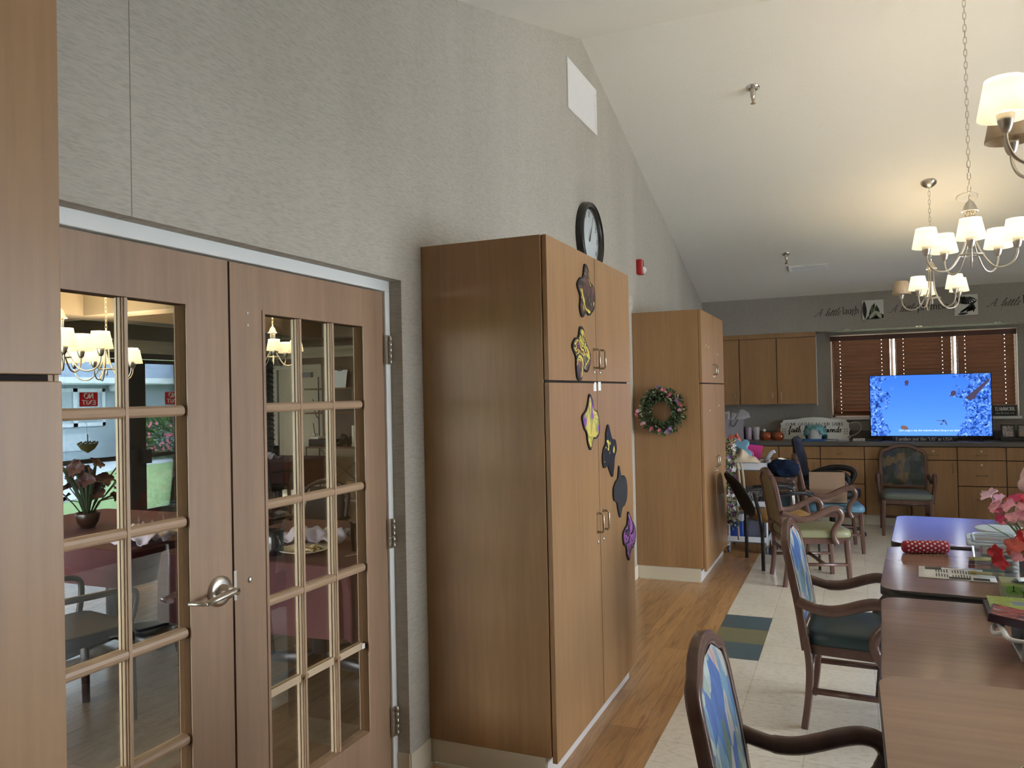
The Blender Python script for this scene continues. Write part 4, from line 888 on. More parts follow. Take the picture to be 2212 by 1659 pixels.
for (x, z, a, l) in ((-1.40, 1.19, 110, .10), (-1.36, 1.19, 80, .09), (-1.29, 1.19, 55, .14), (-1.26, 1.20, 35, .12)):
    d = Vector((math.cos(R(a)), 0, math.sin(R(a)))); e = Vector((-d.z, 0, d.x))
    p = Vector((x, 10.11, z)); g.add([p - e * .02, p + d * l - e * .055 + Vector((0, -.03, 0)), p + d * (l * 1.1) + e * .01, p + d * l * .9 + e * .05 + Vector((0, .03, 0)), p + e * .02], [(0, 1, 2, 3, 4)])
g.build('tissue', mat('tissue_white', (.62, .60, .66), .8), bag, solid=.002)
bt = thing('bucket', 'white bucket on the counter in front of the white sign', 'bucket', (-.392, 9.95, CT + .022))
g = MB().push(T(-.392, 9.95, CT + .022)); g.lathe([(0, 0), (.07, 0), (.075, .004), (.094, .125), (.098, .128), (.094, .13), (.09, .125), (.071, .008), (0, .006)], 28); g.build('pail', m_white, bt)
tc_ = MB()
def cloth(u, v):
    x, y = (u - .5) * 2, (v - .5) * 2; r = math.hypot(x, y); a = math.atan2(y, x)
    rr = .165 * min(r, 1.25); drop = max(0, rr - .1) * ((.15 + .85 * math.cos(a) ** 2) if math.sin(a) < 0 else 1)
    k = noise.noise((x * 2, y * 2, .3))
    X_ = min(rr, .098 + .35 * drop) * math.cos(a) * (1.15 if x > 0 else 1); Y_ = min(rr, .098 + .3 * drop) * math.sin(a)
    return (-.392 + X_, 9.95 + Y_, CT + .158 + .03 * k + .03 * (1 - r) - drop * (1.4 + 1.2 * k))
tc_.grid(cloth, 26, 26); tag(tc_.build('dust_cloth', patches('teal_cloth', [(.16, .38, .42), (.22, .48, .52), (.10, .30, .28), (.3, .55, .6)], 6, .8), solid=.004), 'teal cloth draped over the white bucket', 'cloth')
g = MB(); g.rbox(-.525, -.275, 9.86, 10.04, CT, CT + .02, .02); tag(g.build('blue_folder', mat('blue_plastic', (.03, .13, .38), .4), bev=.003), 'flat blue box under the white bucket', 'box')
cw = MB(); pts = [(-.01, 10.12, .985), (.03, 10.12, 1.0), (.09, 10.12, 1.04), (.115, 10.12, 1.10), (.09, 10.12, 1.145), (.04, 10.12, 1.155), (0, 10.12, 1.14)]
cw.tube(crom([(-.30, 9.95, CT + .004), (-.15, 9.96, CT + .005), (-.02, 10.0, CT + .03)] + [p for p in pts][0:], 5), .0048, 6)
tag(cw.build('white_cable', mat('white_cord', (.60, .56, .50), .5)), 'loop of white cable beside the white sign', 'cable')
g = MB(); g.rbox(-.14, -.02, 9.90, 9.96, CT, CT + .022, .012); tag(g.build('remote_control', mat('silver_plastic', (.45, .47, .50), .3)), 'pale handset lying on the counter in front of the sign', 'handset')
g = MB(); g.rbox(.02, .15, 9.9, 9.96, CT, CT + .03, .01); ps = tag(g.build('power_strip', mat('grey_white_plastic', (.50, .50, .46), .4), bev=.003), 'pale power adapter lying left of the television', 'adapter')
g = MB(); g.tube(crom([(.15, 9.93, CT + .006), (.2, 9.87, CT + .005), (.3, 9.86, CT + .005), (.36, 9.95, CT + .005)], 5), .004, 6); tag(g.build('black_cable', m_black), 'black cable curving under the television', 'cable')
for i, (x0, x1, lb) in enumerate(((1.535, 1.668, 'dark photo frame nearer to the television'), (1.69, 1.83, 'dark photo frame cut off by the picture edge'))):
    t = thing('photo_frame', lb, 'photo frame', ((x0 + x1) / 2, 10.17, CT), group='photo frames on the counter'); Ml = T(0, 10.17, CT + .024) @ Matrix.Rotation(R(-10), 4, 'X')
    g = MB().push(Ml)
    for q in ((x0, x0 + .016, 0, .15), (x1 - .016, x1, 0, .15), (x0, x1, 0, .016), (x0, x1, .134, .15)): g.box(q[0], q[1], 0, .012, q[2], q[3])
    g.build('frame', mat('frame_dark', (.03, .025, .025), .4), t, bev=.002)
    MB().push(Ml).box(x0 + .014, x1 - .014, .004, .008, .014, .136).build('photo', patches('photo_print_%d' % i, [(.45, .38, .38), (.6, .5, .5), (.12, .12, .13), (.5, .5, .52)] if i == 0 else [(.12, .16, .28), (.5, .45, .38), (.35, .2, .08), (.6, .6, .6)], 30, .3), t)
    MB().push(Ml).box((x0 + x1) / 2 - .02, (x0 + x1) / 2 + .02, .012, .05, 0, .1).build('stand', m_black, t)
g = MB(); g.box(1.50, 1.84, 9.97, 10.16, CT, CT + .024); tag(g.build('disc_player', mat('player_grey', (.05, .05, .055), .4), bev=.003), 'flat dark player box under the photo frames', 'player')
g = MB(); g.box(1.46, 1.53, 10.2, 10.3, CT, CT + .09); tag(g.build('speaker_box', mat('box_dark', (.04, .04, .04), .5), bev=.004), 'small dark box behind the photo frames', 'box')
# ------------------------------------------------------------------ armchairs
m_frame = wood('chair_mahogany', (.14, .076, .059), .8, 'z', .22, 1.4, fine=.7)
m_frame2 = m_frame
m_fabA = leafprint('floral_leaf_fabric', [(.07, .17, .42), (.40, .47, .44), (.50, .36, .33), (.16, .30, .42), (.12, .20, .16), (.45, .42, .40), (.05, .13, .38), (.28, .36, .30)], 19)
m_fabE = leafprint('floral_dark_fabric', [(.035, .05, .08), (.16, .13, .08), (.045, .06, .045), (.09, .10, .12), (.20, .14, .075), (.05, .07, .06)], 20)
m_fabC = mat('olive_back_fabric', (.20, .17, .095), .8, var=.1, vs=80)
def seatmat(n, c): return mat(n, c, .42, var=.06, vs=12)
m_seatB = seatmat('dark_teal_vinyl', (.022, .052, .058)); m_seatC = seatmat('sage_vinyl', (.235, .235, .13)); m_seatD = seatmat('blue_vinyl', (.11, .25, .37)); m_seatE = seatmat('grey_green_vinyl', (.13, .15, .115))
def back_x(z): 
    pts = [(.33, .005), (.45, -.008), (.62, -.034), (.79, -.068), (.89, -.09), (1.0, -.112)]
    for (a, p), (b, q) in zip(pts, pts[1:]):
        if z <= b: return p + (q - p) * (z - a) / (b - a)
    return pts[-1][1]
OUT = [(.222, .36), (.224, .55), (.223, .72), (.221, .79), (.214, .822), (.200, .843), (.182, .852), (.160, .858), (.135, .872), (.10, .889), (.05, .902), (0, .906)]
def armchair(label, loc, rz, seat_m, back_m, group='carved armchairs with padded seats', short=False, arms=True):
    t = thing('armchair', label, 'chair', loc, rz, group)
    g = MB()
    for s in (-1, 1):
        g = MB(); g.tube([(x, s * y, z) for x, y, z in [(p.x, p.y, p.z) for p in crom([(-.012, .222, 0), (.006, .222, .12), (.016, .222, .25), (.012, .222, .34), (0, .222, .42)], 4)]], [.0185] * 17, 8, sx=.85, sy=1.2, up=(0, 1, 0), square=True)
        g.build('rear_leg', m_frame, t, W=False, bev=.002)
        g = MB(); g.tube([(.487, s * .228, 0), (.478, s * .224, .20), (.470, s * .222, .365)], [.0165, .0195, .021], 8, up=(0, 1, 0), square=True); g.build('front_leg', m_frame, t, W=False, bev=.002)
        g = MB(); g.tube([(.005, s * .222, .175), (.48, s * .225, .175)], .0135, 8, sx=.8, sy=1.3, up=(0, 1, 0), square=True); g.build('side_stretcher', m_frame, t, W=False)
        if arms:
            pa = [(-.028, .240, .585), (.02, .248, .568), (.08, .256, .545), (.15, .263, .536), (.23, .268, .55), (.32, .270, .585), (.39, .270, .612), (.44, .270, .622), (.485, .269, .612), (.512, .267, .578), (.508, .264, .535), (.48, .260, .498), (.452, .256, .462), (.44, .252, .425), (.448, .248, .385), (.468, .246, .352), (.476, .245, .340)]
            pa = [((x if x < .05 else .05 + (x - .05) * .80), y, z) for x, y, z in pa]
            if short: pa = [(-.028, .240, .585), (.02, .247, .568), (.07, .254, .556), (.13, .260, .558), (.19, .266, .575), (.245, .268, .595), (.295, .268, .607), (.337, .267, .60), (.360, .265, .570), (.352, .262, .535), (.327, .258, .50), (.302, .254, .465), (.289, .25, .425), (.297, .247, .385), (.315, .245, .352), (.325, .244, .340)]
            g = MB(); g.tube([(p.x, s * p.y, p.z) for p in crom(pa, 4)], [.021] * 8 + [.0235] * 30 + [.021] * 37, 12, sx=1.12, sy=.88, up=(0, 1, 0)); g.build('arm', m_frame, t, W=False)
    g = MB(); g.tube([(.30, -.224, .175), (.30, .224, .175)], .012, 8, up=(0, 0, 1), square=True); g.build('cross_stretcher', m_frame, t, W=False)
    g = MB(); g.tube([(.012, -.222, .27), (.012, .222, .27)], .011, 8, square=True); g.build('rear_stretcher', m_frame, t, W=False)
    loop = [(back_x(z), y, z) for y, z in OUT] + [(back_x(z), -y, z) for y, z in OUT[-2::-1]]
    g = MB(); g.tube(crom(loop, 3), .0185, 8, sx=1.0, sy=1.0, up=(0, 1, 0), square=True, smooth=True); g.tube([(back_x(.47), -.215, .47), (back_x(.47), .215, .47)], .014, 8, square=True)
    g.build('back_frame', m_frame, t, W=False, bev=.002)
    def outl(zz):
        for (a, p), (b, q) in zip(OUT, OUT[1:]):
            if p <= zz <= q: return a + (b - a) * (zz - p) / max(q - p, 1e-6)
        return 0
    g = MB()
    for sgn, off in ((1, .012), (-1, -.008)):
        def fn(u, v, sgn=sgn, off=off):
            z = .482 + (.88 - .482) * v; half = max(outl(z + .012 * (v > .8)) - .016, .004); y = (u * 2 - 1) * half
            bul = (1 - (u * 2 - 1) ** 4) * (1 - (v * 2 - 1) ** 4)
            return (back_x(z) + off * (1 + .9 * bul * (1 if sgn > 0 else .4)), y * (1 if sgn > 0 else -1), z)
        g.grid(fn, 14, 22)
    g.build('back_cushion', back_m, t, W=False)
    g = MB(); po = [(-.004, -.20), (.487, -.235), (.487, .235), (-.004, .20)]; pi = [(.03, -.17), (.455, -.205), (.455, .205), (.03, .17)]
    g.prism(po, .335, .382); g.build('seat_rail', m_frame, t, W=False, bev=.004)
    g = MB()
    def cush(u, v):
        a = u * 2 * PI; k = 8; ca, sa = math.cos(a), math.sin(a); rr = (abs(ca) ** k + abs(sa) ** k) ** (-1 / k)
        px, py = rr * ca, rr * sa; w_ = .215 + .03 * (px * .5 + .5)
        lay = [(0, 0.0), (.97, 0.0), (1.0, .012), (1.0, .04), (.985, .058), (.95, .068), (.85, .076), (.6, .084), (.3, .087), (0, .088)]
        i = min(int(round(v * 9)), 9); s_, h_ = lay[i]
        return (.255 + .262 * px * s_, w_ * py * s_ * (1.02), .384 + h_ * .85)
    g.grid(cush, 48, 9); g.build('seat_cushion', seat_m, t, W=False)
    return t
armchair('blue floral armchair nearest to the camera, only its back and one arm in view', (-.285, 2.10, 0), 1, m_seatB, m_fabA, short=True)
armchair('blue floral armchair with a dark teal seat at the middle table', (-.205, 4.10, 0), -3, m_seatB, m_fabA, short=True)
armchair('armchair with olive back and sage green seat beside the black chair', (-.565, 6.79, 0), 17.8, m_seatC, m_fabC)
armchair('armchair with a light blue seat holding the cardboard box', (-.43, 8.255, 0), 8.6, m_seatD, m_fabC)
armchair('dark floral armchair with grey green seat standing against the base cabinets', (.52, 9.63, 0), -90, m_seatE, m_fabE)

# black stacking chair with a mustard seat
t = thing('side_chair', 'black framed chair with mustard seat behind the sage armchair', 'chair', (-.80, 7.36, 0), 21, 'odd chairs')
for s in (-1, 1):
    g = MB(); g.tube([(-.02, s * .275, 0), (-.02, s * .27, .3), (-.03, s * .25, .46), (-.07, s * .22, .66)], .0135, 8, sx=1.2); g.build('rear_leg', m_black, t, W=False)
    g = MB(); g.tube(crom([(.46, s * .275, 0), (.46, s * .272, .45), (.44, s * .27, .60), (.36, s * .27, .655), (.2, s * .27, .65), (-.04, s * .255, .62)], 4), .012, 8); g.build('front_leg', m_black, t, W=False)
    g = MB(); g.tube([(.05, s * .27, .662), (.25, s * .275, .672), (.42, s * .275, .66)], .016, 8, sx=1.4, sy=.7); g.build('arm_pad', m_black, t, W=False)
g = MB()
for sg, off in ((1, .035), (-1, -.03)):
    g.grid(lambda u, v, sg=sg, off=off: (-.045 - .10 * v - .10 * v * v + .05 * (1 - (2 * u - 1) ** 2) * -.4 + off * (1 - (2 * u - 1) ** 6) * (1 - (2 * v - 1) ** 6), (u * 2 - 1) * .235 * max(.02, 1 - abs(2 * v - 1) ** 3.5) ** .45 * sg, .43 + .395 * v), 14, 20)
g.m = 0; g.build('backrest', mat('charcoal_fabric', (.022, .022, .02), .8), t, W=False)
g = MB(); g.push(T(.22, 0, .43)); g.ball((0, 0, 0), 1, 24, 10, (.25, .24, .045), lambda d: 1 / (abs(d.x) ** 4 + abs(d.y) ** 4 + 1e-6 + abs(d.z) ** 4) ** .25 * .95); g.build('seat', mat('mustard_vinyl', (.42, .24, .07), .5), t, W=False)

# office chair
t = thing('office_chair', 'black high backed office chair behind the blue seat armchair', 'chair', (-.20, 8.98, 0), -6, 'odd chairs')
m_ob = mat('black_leather', (.012, .012, .013), .5, spec=.3, bmp=.1, bs_=160)
g = MB(); g.grid(lambda u, v: (.02 + .0 + .26 * math.cos(2 * PI * u) * [0, 1, 1.02, 1, .7, 0][round(v * 5)], .25 * math.sin(2 * PI * u) * [0, 1, 1.02, 1, .7, 0][round(v * 5)], .42 + [0, 0, .04, .08, .105, .11][round(v * 5)]), 24, 5); g.build('seat', m_ob, t, W=False)
def obk(u, v, sg):
    z = .50 + .55 * v; w_ = .23 * (1 - .25 * v) * (1 if v < .97 else .85); th = .055 * (1 - (2 * u - 1) ** 4) * (.6 + .4 * abs(math.sin(v * 8))) ** .5 * max(0, 1 - v ** 10) ** .5
    return (-.25 - .10 * v + sg * th - .0 * v, (u * 2 - 1) * w_ * sg, z)
g = MB(); g.grid(lambda u, v: obk(u, v, 1), 14, 24); g.grid(lambda u, v: obk(u, v, -1), 14, 24); g.build('backrest', m_ob, t, W=False)
for s in (-1, 1):
    g = MB(); g.tube(crom([(-.24, s * .27, .62), (-.05, s * .30, .69), (.12, s * .30, .69), (.19, s * .30, .64), (.15, s * .29, .55), (.02, s * .26, .46)], 4), .024, 8, sx=1.3, sy=.8, up=(0, 1, 0)); g.build('arm', m_ob, t, W=False)
MB().cyl((0, 0, .10), (0, 0, .43), .03, 14).cyl((0, 0, .36), (0, 0, .44), .07, 12).build('gas_column', m_black, t, W=False)
for k in range(5):
    a = R(72 * k + 15); g = MB(); g.tube([(.03 * math.cos(a), .03 * math.sin(a), .10), (.16 * math.cos(a), .16 * math.sin(a), .10), (.30 * math.cos(a), .30 * math.sin(a), .072)], [.026, .022, .016], 8); l = g.build('base_leg', m_black, t, W=False)
    g = MB(); c_ = (.30 * math.cos(a), .30 * math.sin(a)); g.cyl((c_[0] - .02 * math.sin(a), c_[1] + .02 * math.cos(a), .028), (c_[0] + .02 * math.sin(a), c_[1] - .02 * math.cos(a), .028), .028, 14); g.build('caster', m_black, l, W=False)

# cardboard box on the blue seat
t = thing('cardboard_box', 'open cardboard box standing on the light blue seat', 'box', (-.22, 8.26, .463), 4); m_card = mat('cardboard', (.34, .225, .15), .8, var=.05, vs=8)
g = MB(); 
for q in ((-.165, .165, -.115, -.112), (-.165, .165, .112, .115), (-.165, -.162, -.112, .112), (.162, .165, -.112, .112)): g.box(q[0], q[1], q[2], q[3], 0, .105)
g.box(-.165, .165, -.115, .115, 0, .003); g.build('carton', m_card, t, W=False)
g = MB(); g.push(T(0, .113, .105, 0, -8)); g.box(-.165, .165, 0, .003, 0, .165); g.build('open_flap', m_card, t, W=False)
g = MB(); g.push(T(0, -.1155, .105, 0, 172)); g.box(-.165, .165, 0, .003, 0, .07); g.build('folded_flap', m_card, t, W=False)

# ------------------------------------------------------------------ tables
m_top = wood('table_laminate', (.29, .17, .118), .85, 'x', .17, .9, spec=.6)
m_topw = wood('worn_sheen_laminate', (.43, .27, .18), .88, 'x', .36, .9)  # paler tone stands in for the reflected ceiling; roughness is wear
m_edge = mat('black_table_edge', (.012, .009, .009), .4)
def table(label, cx, cy, rz, sx, sy, zt=.745, top=None):
    t = thing('activity_table', label, 'table', (cx, cy, 0), rz, 'square laminate tables pushed in a row')
    g = MB(); P = rrect(-sx / 2, sx / 2, -sy / 2, sy / 2, .07, 6); g.prism(P, zt - .032, zt - .0015, 'xy', True); g.build('table_edge', m_edge, t, W=False)
    g = MB(); P = rrect(-sx / 2 + .003, sx / 2 - .003, -sy / 2 + .003, sy / 2 - .003, .068, 6); g.prism(P, zt - .0015, zt, 'xy', True); g.build('tabletop', top or m_top, t, W=False)
    g = MB(); g.cyl((0, 0, .04), (0, 0, zt - .05), .045, 16); g.build('column', m_black, t, W=False)
    g = MB(); g.box(-.30, .30, -.03, .03, zt - .06, zt - .032).box(-.03, .03, -.30, .30, zt - .06, zt - .032); g.build('top_bracket', m_black, t, W=False)
    for k in range(4):
        a = R(90 * k + 45); g = MB(); g.tube([(.03 * math.cos(a), .03 * math.sin(a), .06), (.40 * math.cos(a), .40 * math.sin(a), .022)], [.03, .022], 8, square=True); g.build('foot', m_black, t, W=False)
    return t
table('laminate table nearest to the camera, its top overlapping the next one', .60, 1.868, 0, 1.10, 1.03, .779, m_topw)
table('laminate table holding the white basket and the magazine', .625, 2.885, -2.0, 1.10, 1.02)
table('laminate table holding the red pencil case and flower vase', .655, 3.975, -4.2, 1.06, .965)
table('empty laminate table shining blue from the television', .745, 5.045, -4.6, 1.06, .985)
TT = .745
# pencil case
pc = thing('pencil_case', 'red roll pencil case with white polka dots', 'pencil case', (.322, 4.348, TT + .031), 17)
m_pcr = mat('red_fabric', (.33, .012, .03), .7); m_dot = mat('white_dot', (.8, .74, .74), .7)
g = MB(); rr = .031
g.push(Matrix.Rotation(R(90), 4, 'Y')); g.lathe([(0, -.108), (.02, -.107), (.029, -.10), (rr, -.09), (rr, .09), (.029, .10), (.02, .107), (0, .108)], 28); g.pop()
g.m = 1
for i in range(11):
    for j in range(9):
        x = -.088 + i * .0176; a = 2 * PI * (j + .5 * (i % 2)) / 9; P = []
        for k in range(8):
            b = 2 * PI * k / 8; aa = a + .0052 / rr * math.sin(b); P.append((x + .0052 * math.cos(b), (rr + .0004) * math.cos(aa), (rr + .0004) * math.sin(aa)))
        g.add(P, [tuple(range(8))])
g.build('pouch', [m_pcr, m_dot], pc, W=False)
g = MB(); g.push(T(-.112, 0, .0)); g.tube([(0, .02, 0), (.0, 0, .003), (0, -.018, 0)], .0025, 6); g.build('zip_pull', m_bronze, pc, W=False)
# leaflet
lf = thing('leaflet', 'white printed leaflet lying under the plastic bin', 'leaflet', (.405, 3.90, TT), -4)
g = MB(); g.grid(lambda u, v: (-.145 + .29 * u, -.115 + .23 * v, .0012 + .002 * abs(u - .5)), 4, 2); g.build('sheet', m_wpaper, lf, W=False, solid=.0006)
g = MB(); rnd = random.Random(5)
g.box(-.12, -.055, .055, .105, .0035, .0038).box(-.03, .05, -.105, -.07, .0025, .0028).box(.06, .12, -.105, -.06, .003, .0033)
for k in range(16):
    x = -.11 + k * .0105
    if 2 < k: 
        for y0 in (-.09, .0): g.box(x, x + .004, y0 + .01 * rnd.random(), y0 + .055 + .02 * rnd.random(), .0035, .0038) if abs(k - 8) > 0 else None
g.build('print', mat('print_grey', (.06, .06, .06), .7), lf, W=False)
# clear bin of markers
bn = thing('plastic_bin', 'clear plastic bin with a white rimmed lid full of markers', 'bin', (.56, 3.955, TT), -4)
g = MB(); 
def binside(r0, r1, z0, z1, mb): 
    P0 = rrect(-r0[0], r0[0], -r0[1], r0[1], .025, 4); P1 = rrect(-r1[0], r1[0], -r1[1], r1[1], .028, 4); n = len(P0)
    mb.add([(x, y, z0) for x, y in P0] + [(x, y, z1) for x, y in P1], [(i, (i + 1) % n, n + (i + 1) % n, n + i) for i in range(n)], True); return mb
binside((.075, .10), (.088, .118), .002, .14, g); g.prism(rrect(-.075, .075, -.10, .10, .025, 4), 0, .002); g.build('tub', glass('bin_plastic', (.86, .88, .87), 1, .08, .22), bn, W=False)
g = MB(); P = rrect(-.098, .098, -.128, .128, .03, 5); g.tube([(x, y, .145) for x, y in P], .0075, 6, closed=True); P = rrect(-.08, .08, -.11, .11, .03, 5); g.tube([(x, y, .156) for x, y in P], .005, 6, closed=True)
for s in (-1, 1): g.box(s * .099 - .008, s * .099 + .008, -.05, .05, .125, .158)
g.build('lid_rim', mat('bluish_white_plastic', (.55, .66, .74), .3), bn, W=False, bev=.003)
g = MB(); g.prism(rrect(-.09, .09, -.12, .12, .03, 5), .146, .148); g.build('lid', glass('lid_plastic', (.8, .86, .92), 1.2, .1, .25), bn, W=False)
mk = [((.40, .30, .06), 'yellow'), ((.03, .12, .08), 'green'), ((.30, .08, .06), 'red'), ((.32, .28, .19), 'beige'), ((.10, .05, .07), 'maroon'), ((.35, .30, .25), 'cream'), ((.45, .38, .10), 'bright yellow'), ((.06, .08, .10), 'dark')]
for i, (c_, nm) in enumerate(mk):
    z = TT + .014 + (i // 2) * .019; xo = (.50 if i % 2 == 0 else .575); yo = 3.885 + (i * 37 % 5) * .012
    g = MB(); a, l = R(-6 + (i * 53) % 16), .125; d = Vector((math.cos(a), math.sin(a), 0)); p = Vector((xo, yo, z)) - d * l * .35
    if i % 2: p = Vector((xo + .0, yo + .05, z)) - d * l * .5
    o = thing('marker', '%s marker pen inside the clear plastic bin' % nm, 'marker', tuple(p), 0, 'marker pens in the bin')
    g.cyl(p, p + d * l * .66, .0078, 10); g.build('barrel', mat('marker_%s' % nm.replace(' ', '_'), c_, .4), o)
    g = MB(); g.cyl(p + d * l * .66, p + d * l, .0086, 10); g.build('cap', mat('marker_cap_%s' % nm.replace(' ', '_'), mul(c_, .6), .4), o)
# dotted tub
db = thing('dotted_tub', 'white tub with coloured dots behind the plastic bin', 'tub', (.63, 4.26, TT))
g = MB().push(T(.63, 4.26, TT)); g.lathe([(0, .002), (.078, 0), (.088, .136), (.086, .136), (.076, .006), (0, .006)], 32); g.build('pot', mat('cream_plastic', (.70, .66, .60), .4), db)
g = MB().push(T(.63, 4.26, TT)); g.lathe([(.102, .142), (.108, .148), (.104, .152), (.084, .134), (.086, .134), (.102, .142)], 32); g.lathe([(.1, .149), (.06, .152), (0, .154)], 32); g.build('lid', mat('blue_white_lid', (.55, .68, .76), .35), db)
for a, z, c_, nm in ((-150, .115, (.05, .09, .20), 'blue'), (-128, .085, (.75, .28, .10), 'orange'), (-105, .09, (.55, .07, .07), 'red'), (-80, .11, (.1, .3, .15), 'green'), (-172, .05, (.55, .07, .07), 'red'), (-95, .015, (.05, .2, .5), 'blue')):
    g = MB(); aa = R(a); rr = .080 + .0845 * z; M_ = T(.63 + rr * math.cos(aa), 4.26 + rr * math.sin(aa), TT + z) @ Matrix.Rotation(aa, 4, 'Z') @ Matrix.Rotation(R(85), 4, 'Y'); g.push(M_); g.lathe([(0, .004), (.016, .002), (.016, -.002)], 14); g.build('printed_dot', mat('dot_' + nm, c_, .5), db)
# flower vase
fv = thing('flower_vase', 'glass vase of pink and coral red flowers on the table', 'vase', (.635, 3.83, TT))
VX, VY = .672, 3.765
g = MB().push(T(VX, VY, TT)); g.lathe([(0, .004), (.05, .004), (.054, .02), (.056, .145), (.054, .147), (.05, .02), (0, .012)], 24); g.build('vase', glass('vase_glass', (.82, .84, .84), 1.4, .05, .12), fv)
rnd = random.Random(11); m_stem = mat('stem_green', (.16, .20, .08), .5); m_leafg = mat('blade_green', (.10, .17, .07), .45)
m_red = mat('petal_coral_red', (.62, .035, .05), .5, var=.15, vs=30); m_hot = mat('petal_hot_pink', (.62, .05, .16), .5, var=.2, vs=30); m_soft = mat('petal_soft_pink', (.78, .36, .42), .5, var=.15, vs=30); m_lil = mat('petal_lilac_pink', (.75, .50, .62), .5, var=.15, vs=30); m_cor = mat('petal_coral', (.72, .17, .13), .5, var=.15, vs=30)
def petalflower(cx, cy, cz, d, r, mt, n=5, droop=.35):
    d = Vector(d).normalized(); g = MB(); a = d.orthogonal().normalized(); b = d.cross(a); o = rnd.random() * 6
    for k in range(n):
        t_ = o + 2 * PI * k / n + rnd.uniform(-.25, .25); e = a * math.cos(t_) + b * math.sin(t_); s = d.cross(e); l = r * rnd.uniform(.8, 1.15); ph = rnd.uniform(-.2, .5)
        def fn(u, v, e=e, s=s, l=l, ph=ph):
            w_ = l * .42 * math.sin(PI * min(1, .12 + v * .86)) ** .75; x = (u * 2 - 1)
            return tuple(Vector((cx, cy, cz)) + e * l * v * (1 - .2 * v * droop) + s * w_ * x + d * (l * (.55 * v - droop * v * v * (1 + ph)) + .18 * l * x * x * v))
        g.grid(fn, 4, 5)
    return g.build('blossom', mt, fv)
fl = [(.533, 3.83, 1.10, m_lil, .055), (.565, 3.82, 1.085, m_lil, .05), (.545, 3.80, 1.055, m_soft, .05), (.575, 3.83, 1.04, m_hot, .045), (.590, 3.80, 1.06, m_soft, .05), (.565, 3.80, 1.01, m_hot, .04), (.585, 3.83, .995, m_soft, .045), (.625, 3.84, 1.08, m_hot, .055), (.648, 3.80, 1.06, m_soft, .055), (.665, 3.84, 1.085, m_red, .055), (.64, 3.78, 1.025, m_soft, .045), (.68, 3.80, 1.03, m_hot, .05), (.60, 3.76, 1.02, m_soft, .042),
      (.655, 3.74, .965, m_cor, .06), (.60, 3.72, .915, m_cor, .062), (.535, 3.70, .885, m_red, .062), (.545, 3.69, .855, m_red, .05), (.60, 3.70, .875, m_soft, .04), (.67, 3.70, .90, m_red, .06), (.695, 3.78, .97, m_red, .06), (.68, 3.72, .85, m_cor, .05), (.63, 3.75, .945, m_red, .05)]
for x, y, z, mt, r in fl:
    r *= .72
    dv = Vector((x - VX, (y - VY) * .6 - .35 * .3, (z - .93) * .8 + .02)); petalflower(x, y, z, dv, r, mt)
    g = MB(); g.tube(crom([(VX + rnd.uniform(-.02, .02), VY + rnd.uniform(-.02, .02), TT + .03), (VX + (x - VX) * .25, VY + (y - VY) * .25, TT + .15), (VX + (x - VX) * .7, VY + (y - VY) * .7, TT + .15 + (z - TT - .15) * .7), (x, y, z)], 3), .0022, 5); g.build('stem', m_stem, fv)
for x, y, z, l in ((.49, 3.80, .995, .012), (.60, 3.74, 1.01, .012), (.655, 3.76, 1.03, .014), (.70, 3.76, .97, .014), (.60, 3.80, .98, .011), (.53, 3.72, .93, .010), (.64, 3.70, .89, .014)):
    P = crom([(VX, VY, TT + .12), (VX + (x - VX) * .45, VY + (y - VY) * .45, TT + .12 + (z - TT - .12) * .55), (x, y, z)], 6); g = MB(); N = len(P)
    g.tube(P, [l * (math.sin(PI * min(1, .08 + i / N)) ** .8) + .001 for i in range(N)], 6, sx=1, sy=.12); g.build('leaf_blade', m_leafg, fv)
# tissue box
tb = thing('tissue_box', 'green tissue box printed with trees', 'tissue box', (.635, 3.57, TT), -4)
g = MB(); g.box(-.115, .115, -.06, .06, .0, .058); g.build('carton', mat('box_taupe_green', (.30, .33, .20), .5), tb, W=False)
g = MB(); g.m = 0; g.box(-.115, .115, -.0605, -.06, .048, .058)
def tree(cx, flip, s):
    zt = .032 if flip else .026
    g.m = 1; P = [(cx + s * .026 * math.cos(2 * PI * k / 14) * (1 + .12 * (k % 2)), zt + s * .017 * math.sin(2 * PI * k / 14) * (1 + .12 * (k % 2))) for k in range(14)]; g.prism(P, -.0603, -.0600, 'xz')
    g.m = 2; z0, z1 = (.05, zt - .006) if flip else (.003, zt + .005)
    g.prism([(cx - .0022, z0), (cx + .0022, z0), (cx + .001, z1), (cx - .001, z1)], -.0606, -.0603, 'xz')
    for k in range(-2, 3):
        if k: g.prism([(cx - .001, z1 + (.008 if flip else -.008)), (cx + .001, z1 + (.008 if flip else -.008)), (cx + k * .007 + .0006, z1 + (-.003 if flip else .003)), (cx + k * .007 - .0006, z1 + (-.003 if flip else .003))], -.0606, -.0603, 'xz')
tree(-.075, True, 1.0); tree(-.042, False, .6); tree(0.0, False, 1.0); tree(.03, True, .9); tree(.06, False, .8); tree(.095, True, 1)
g.build('tree_print', [mat('print_lime', (.35, .45, .14), .5), mat('print_leaf', (.17, .34, .06), .5), m_black], tb, W=False)
g = MB(); g.grid(lambda u, v: (-.08 + .19 * u + .02 * v, -.02 + .05 * math.sin(u * 5) * v - .075 * v * (u < .6), -.0 + .058 + .032 * math.sin(v * 2.4) * (1 - .6 * abs(u - .4)) - .012 * u), 12, 6); g.build('tissue', mat('tissue_blue_white', (.72, .80, .86), .8), tb, W=False, solid=.001)
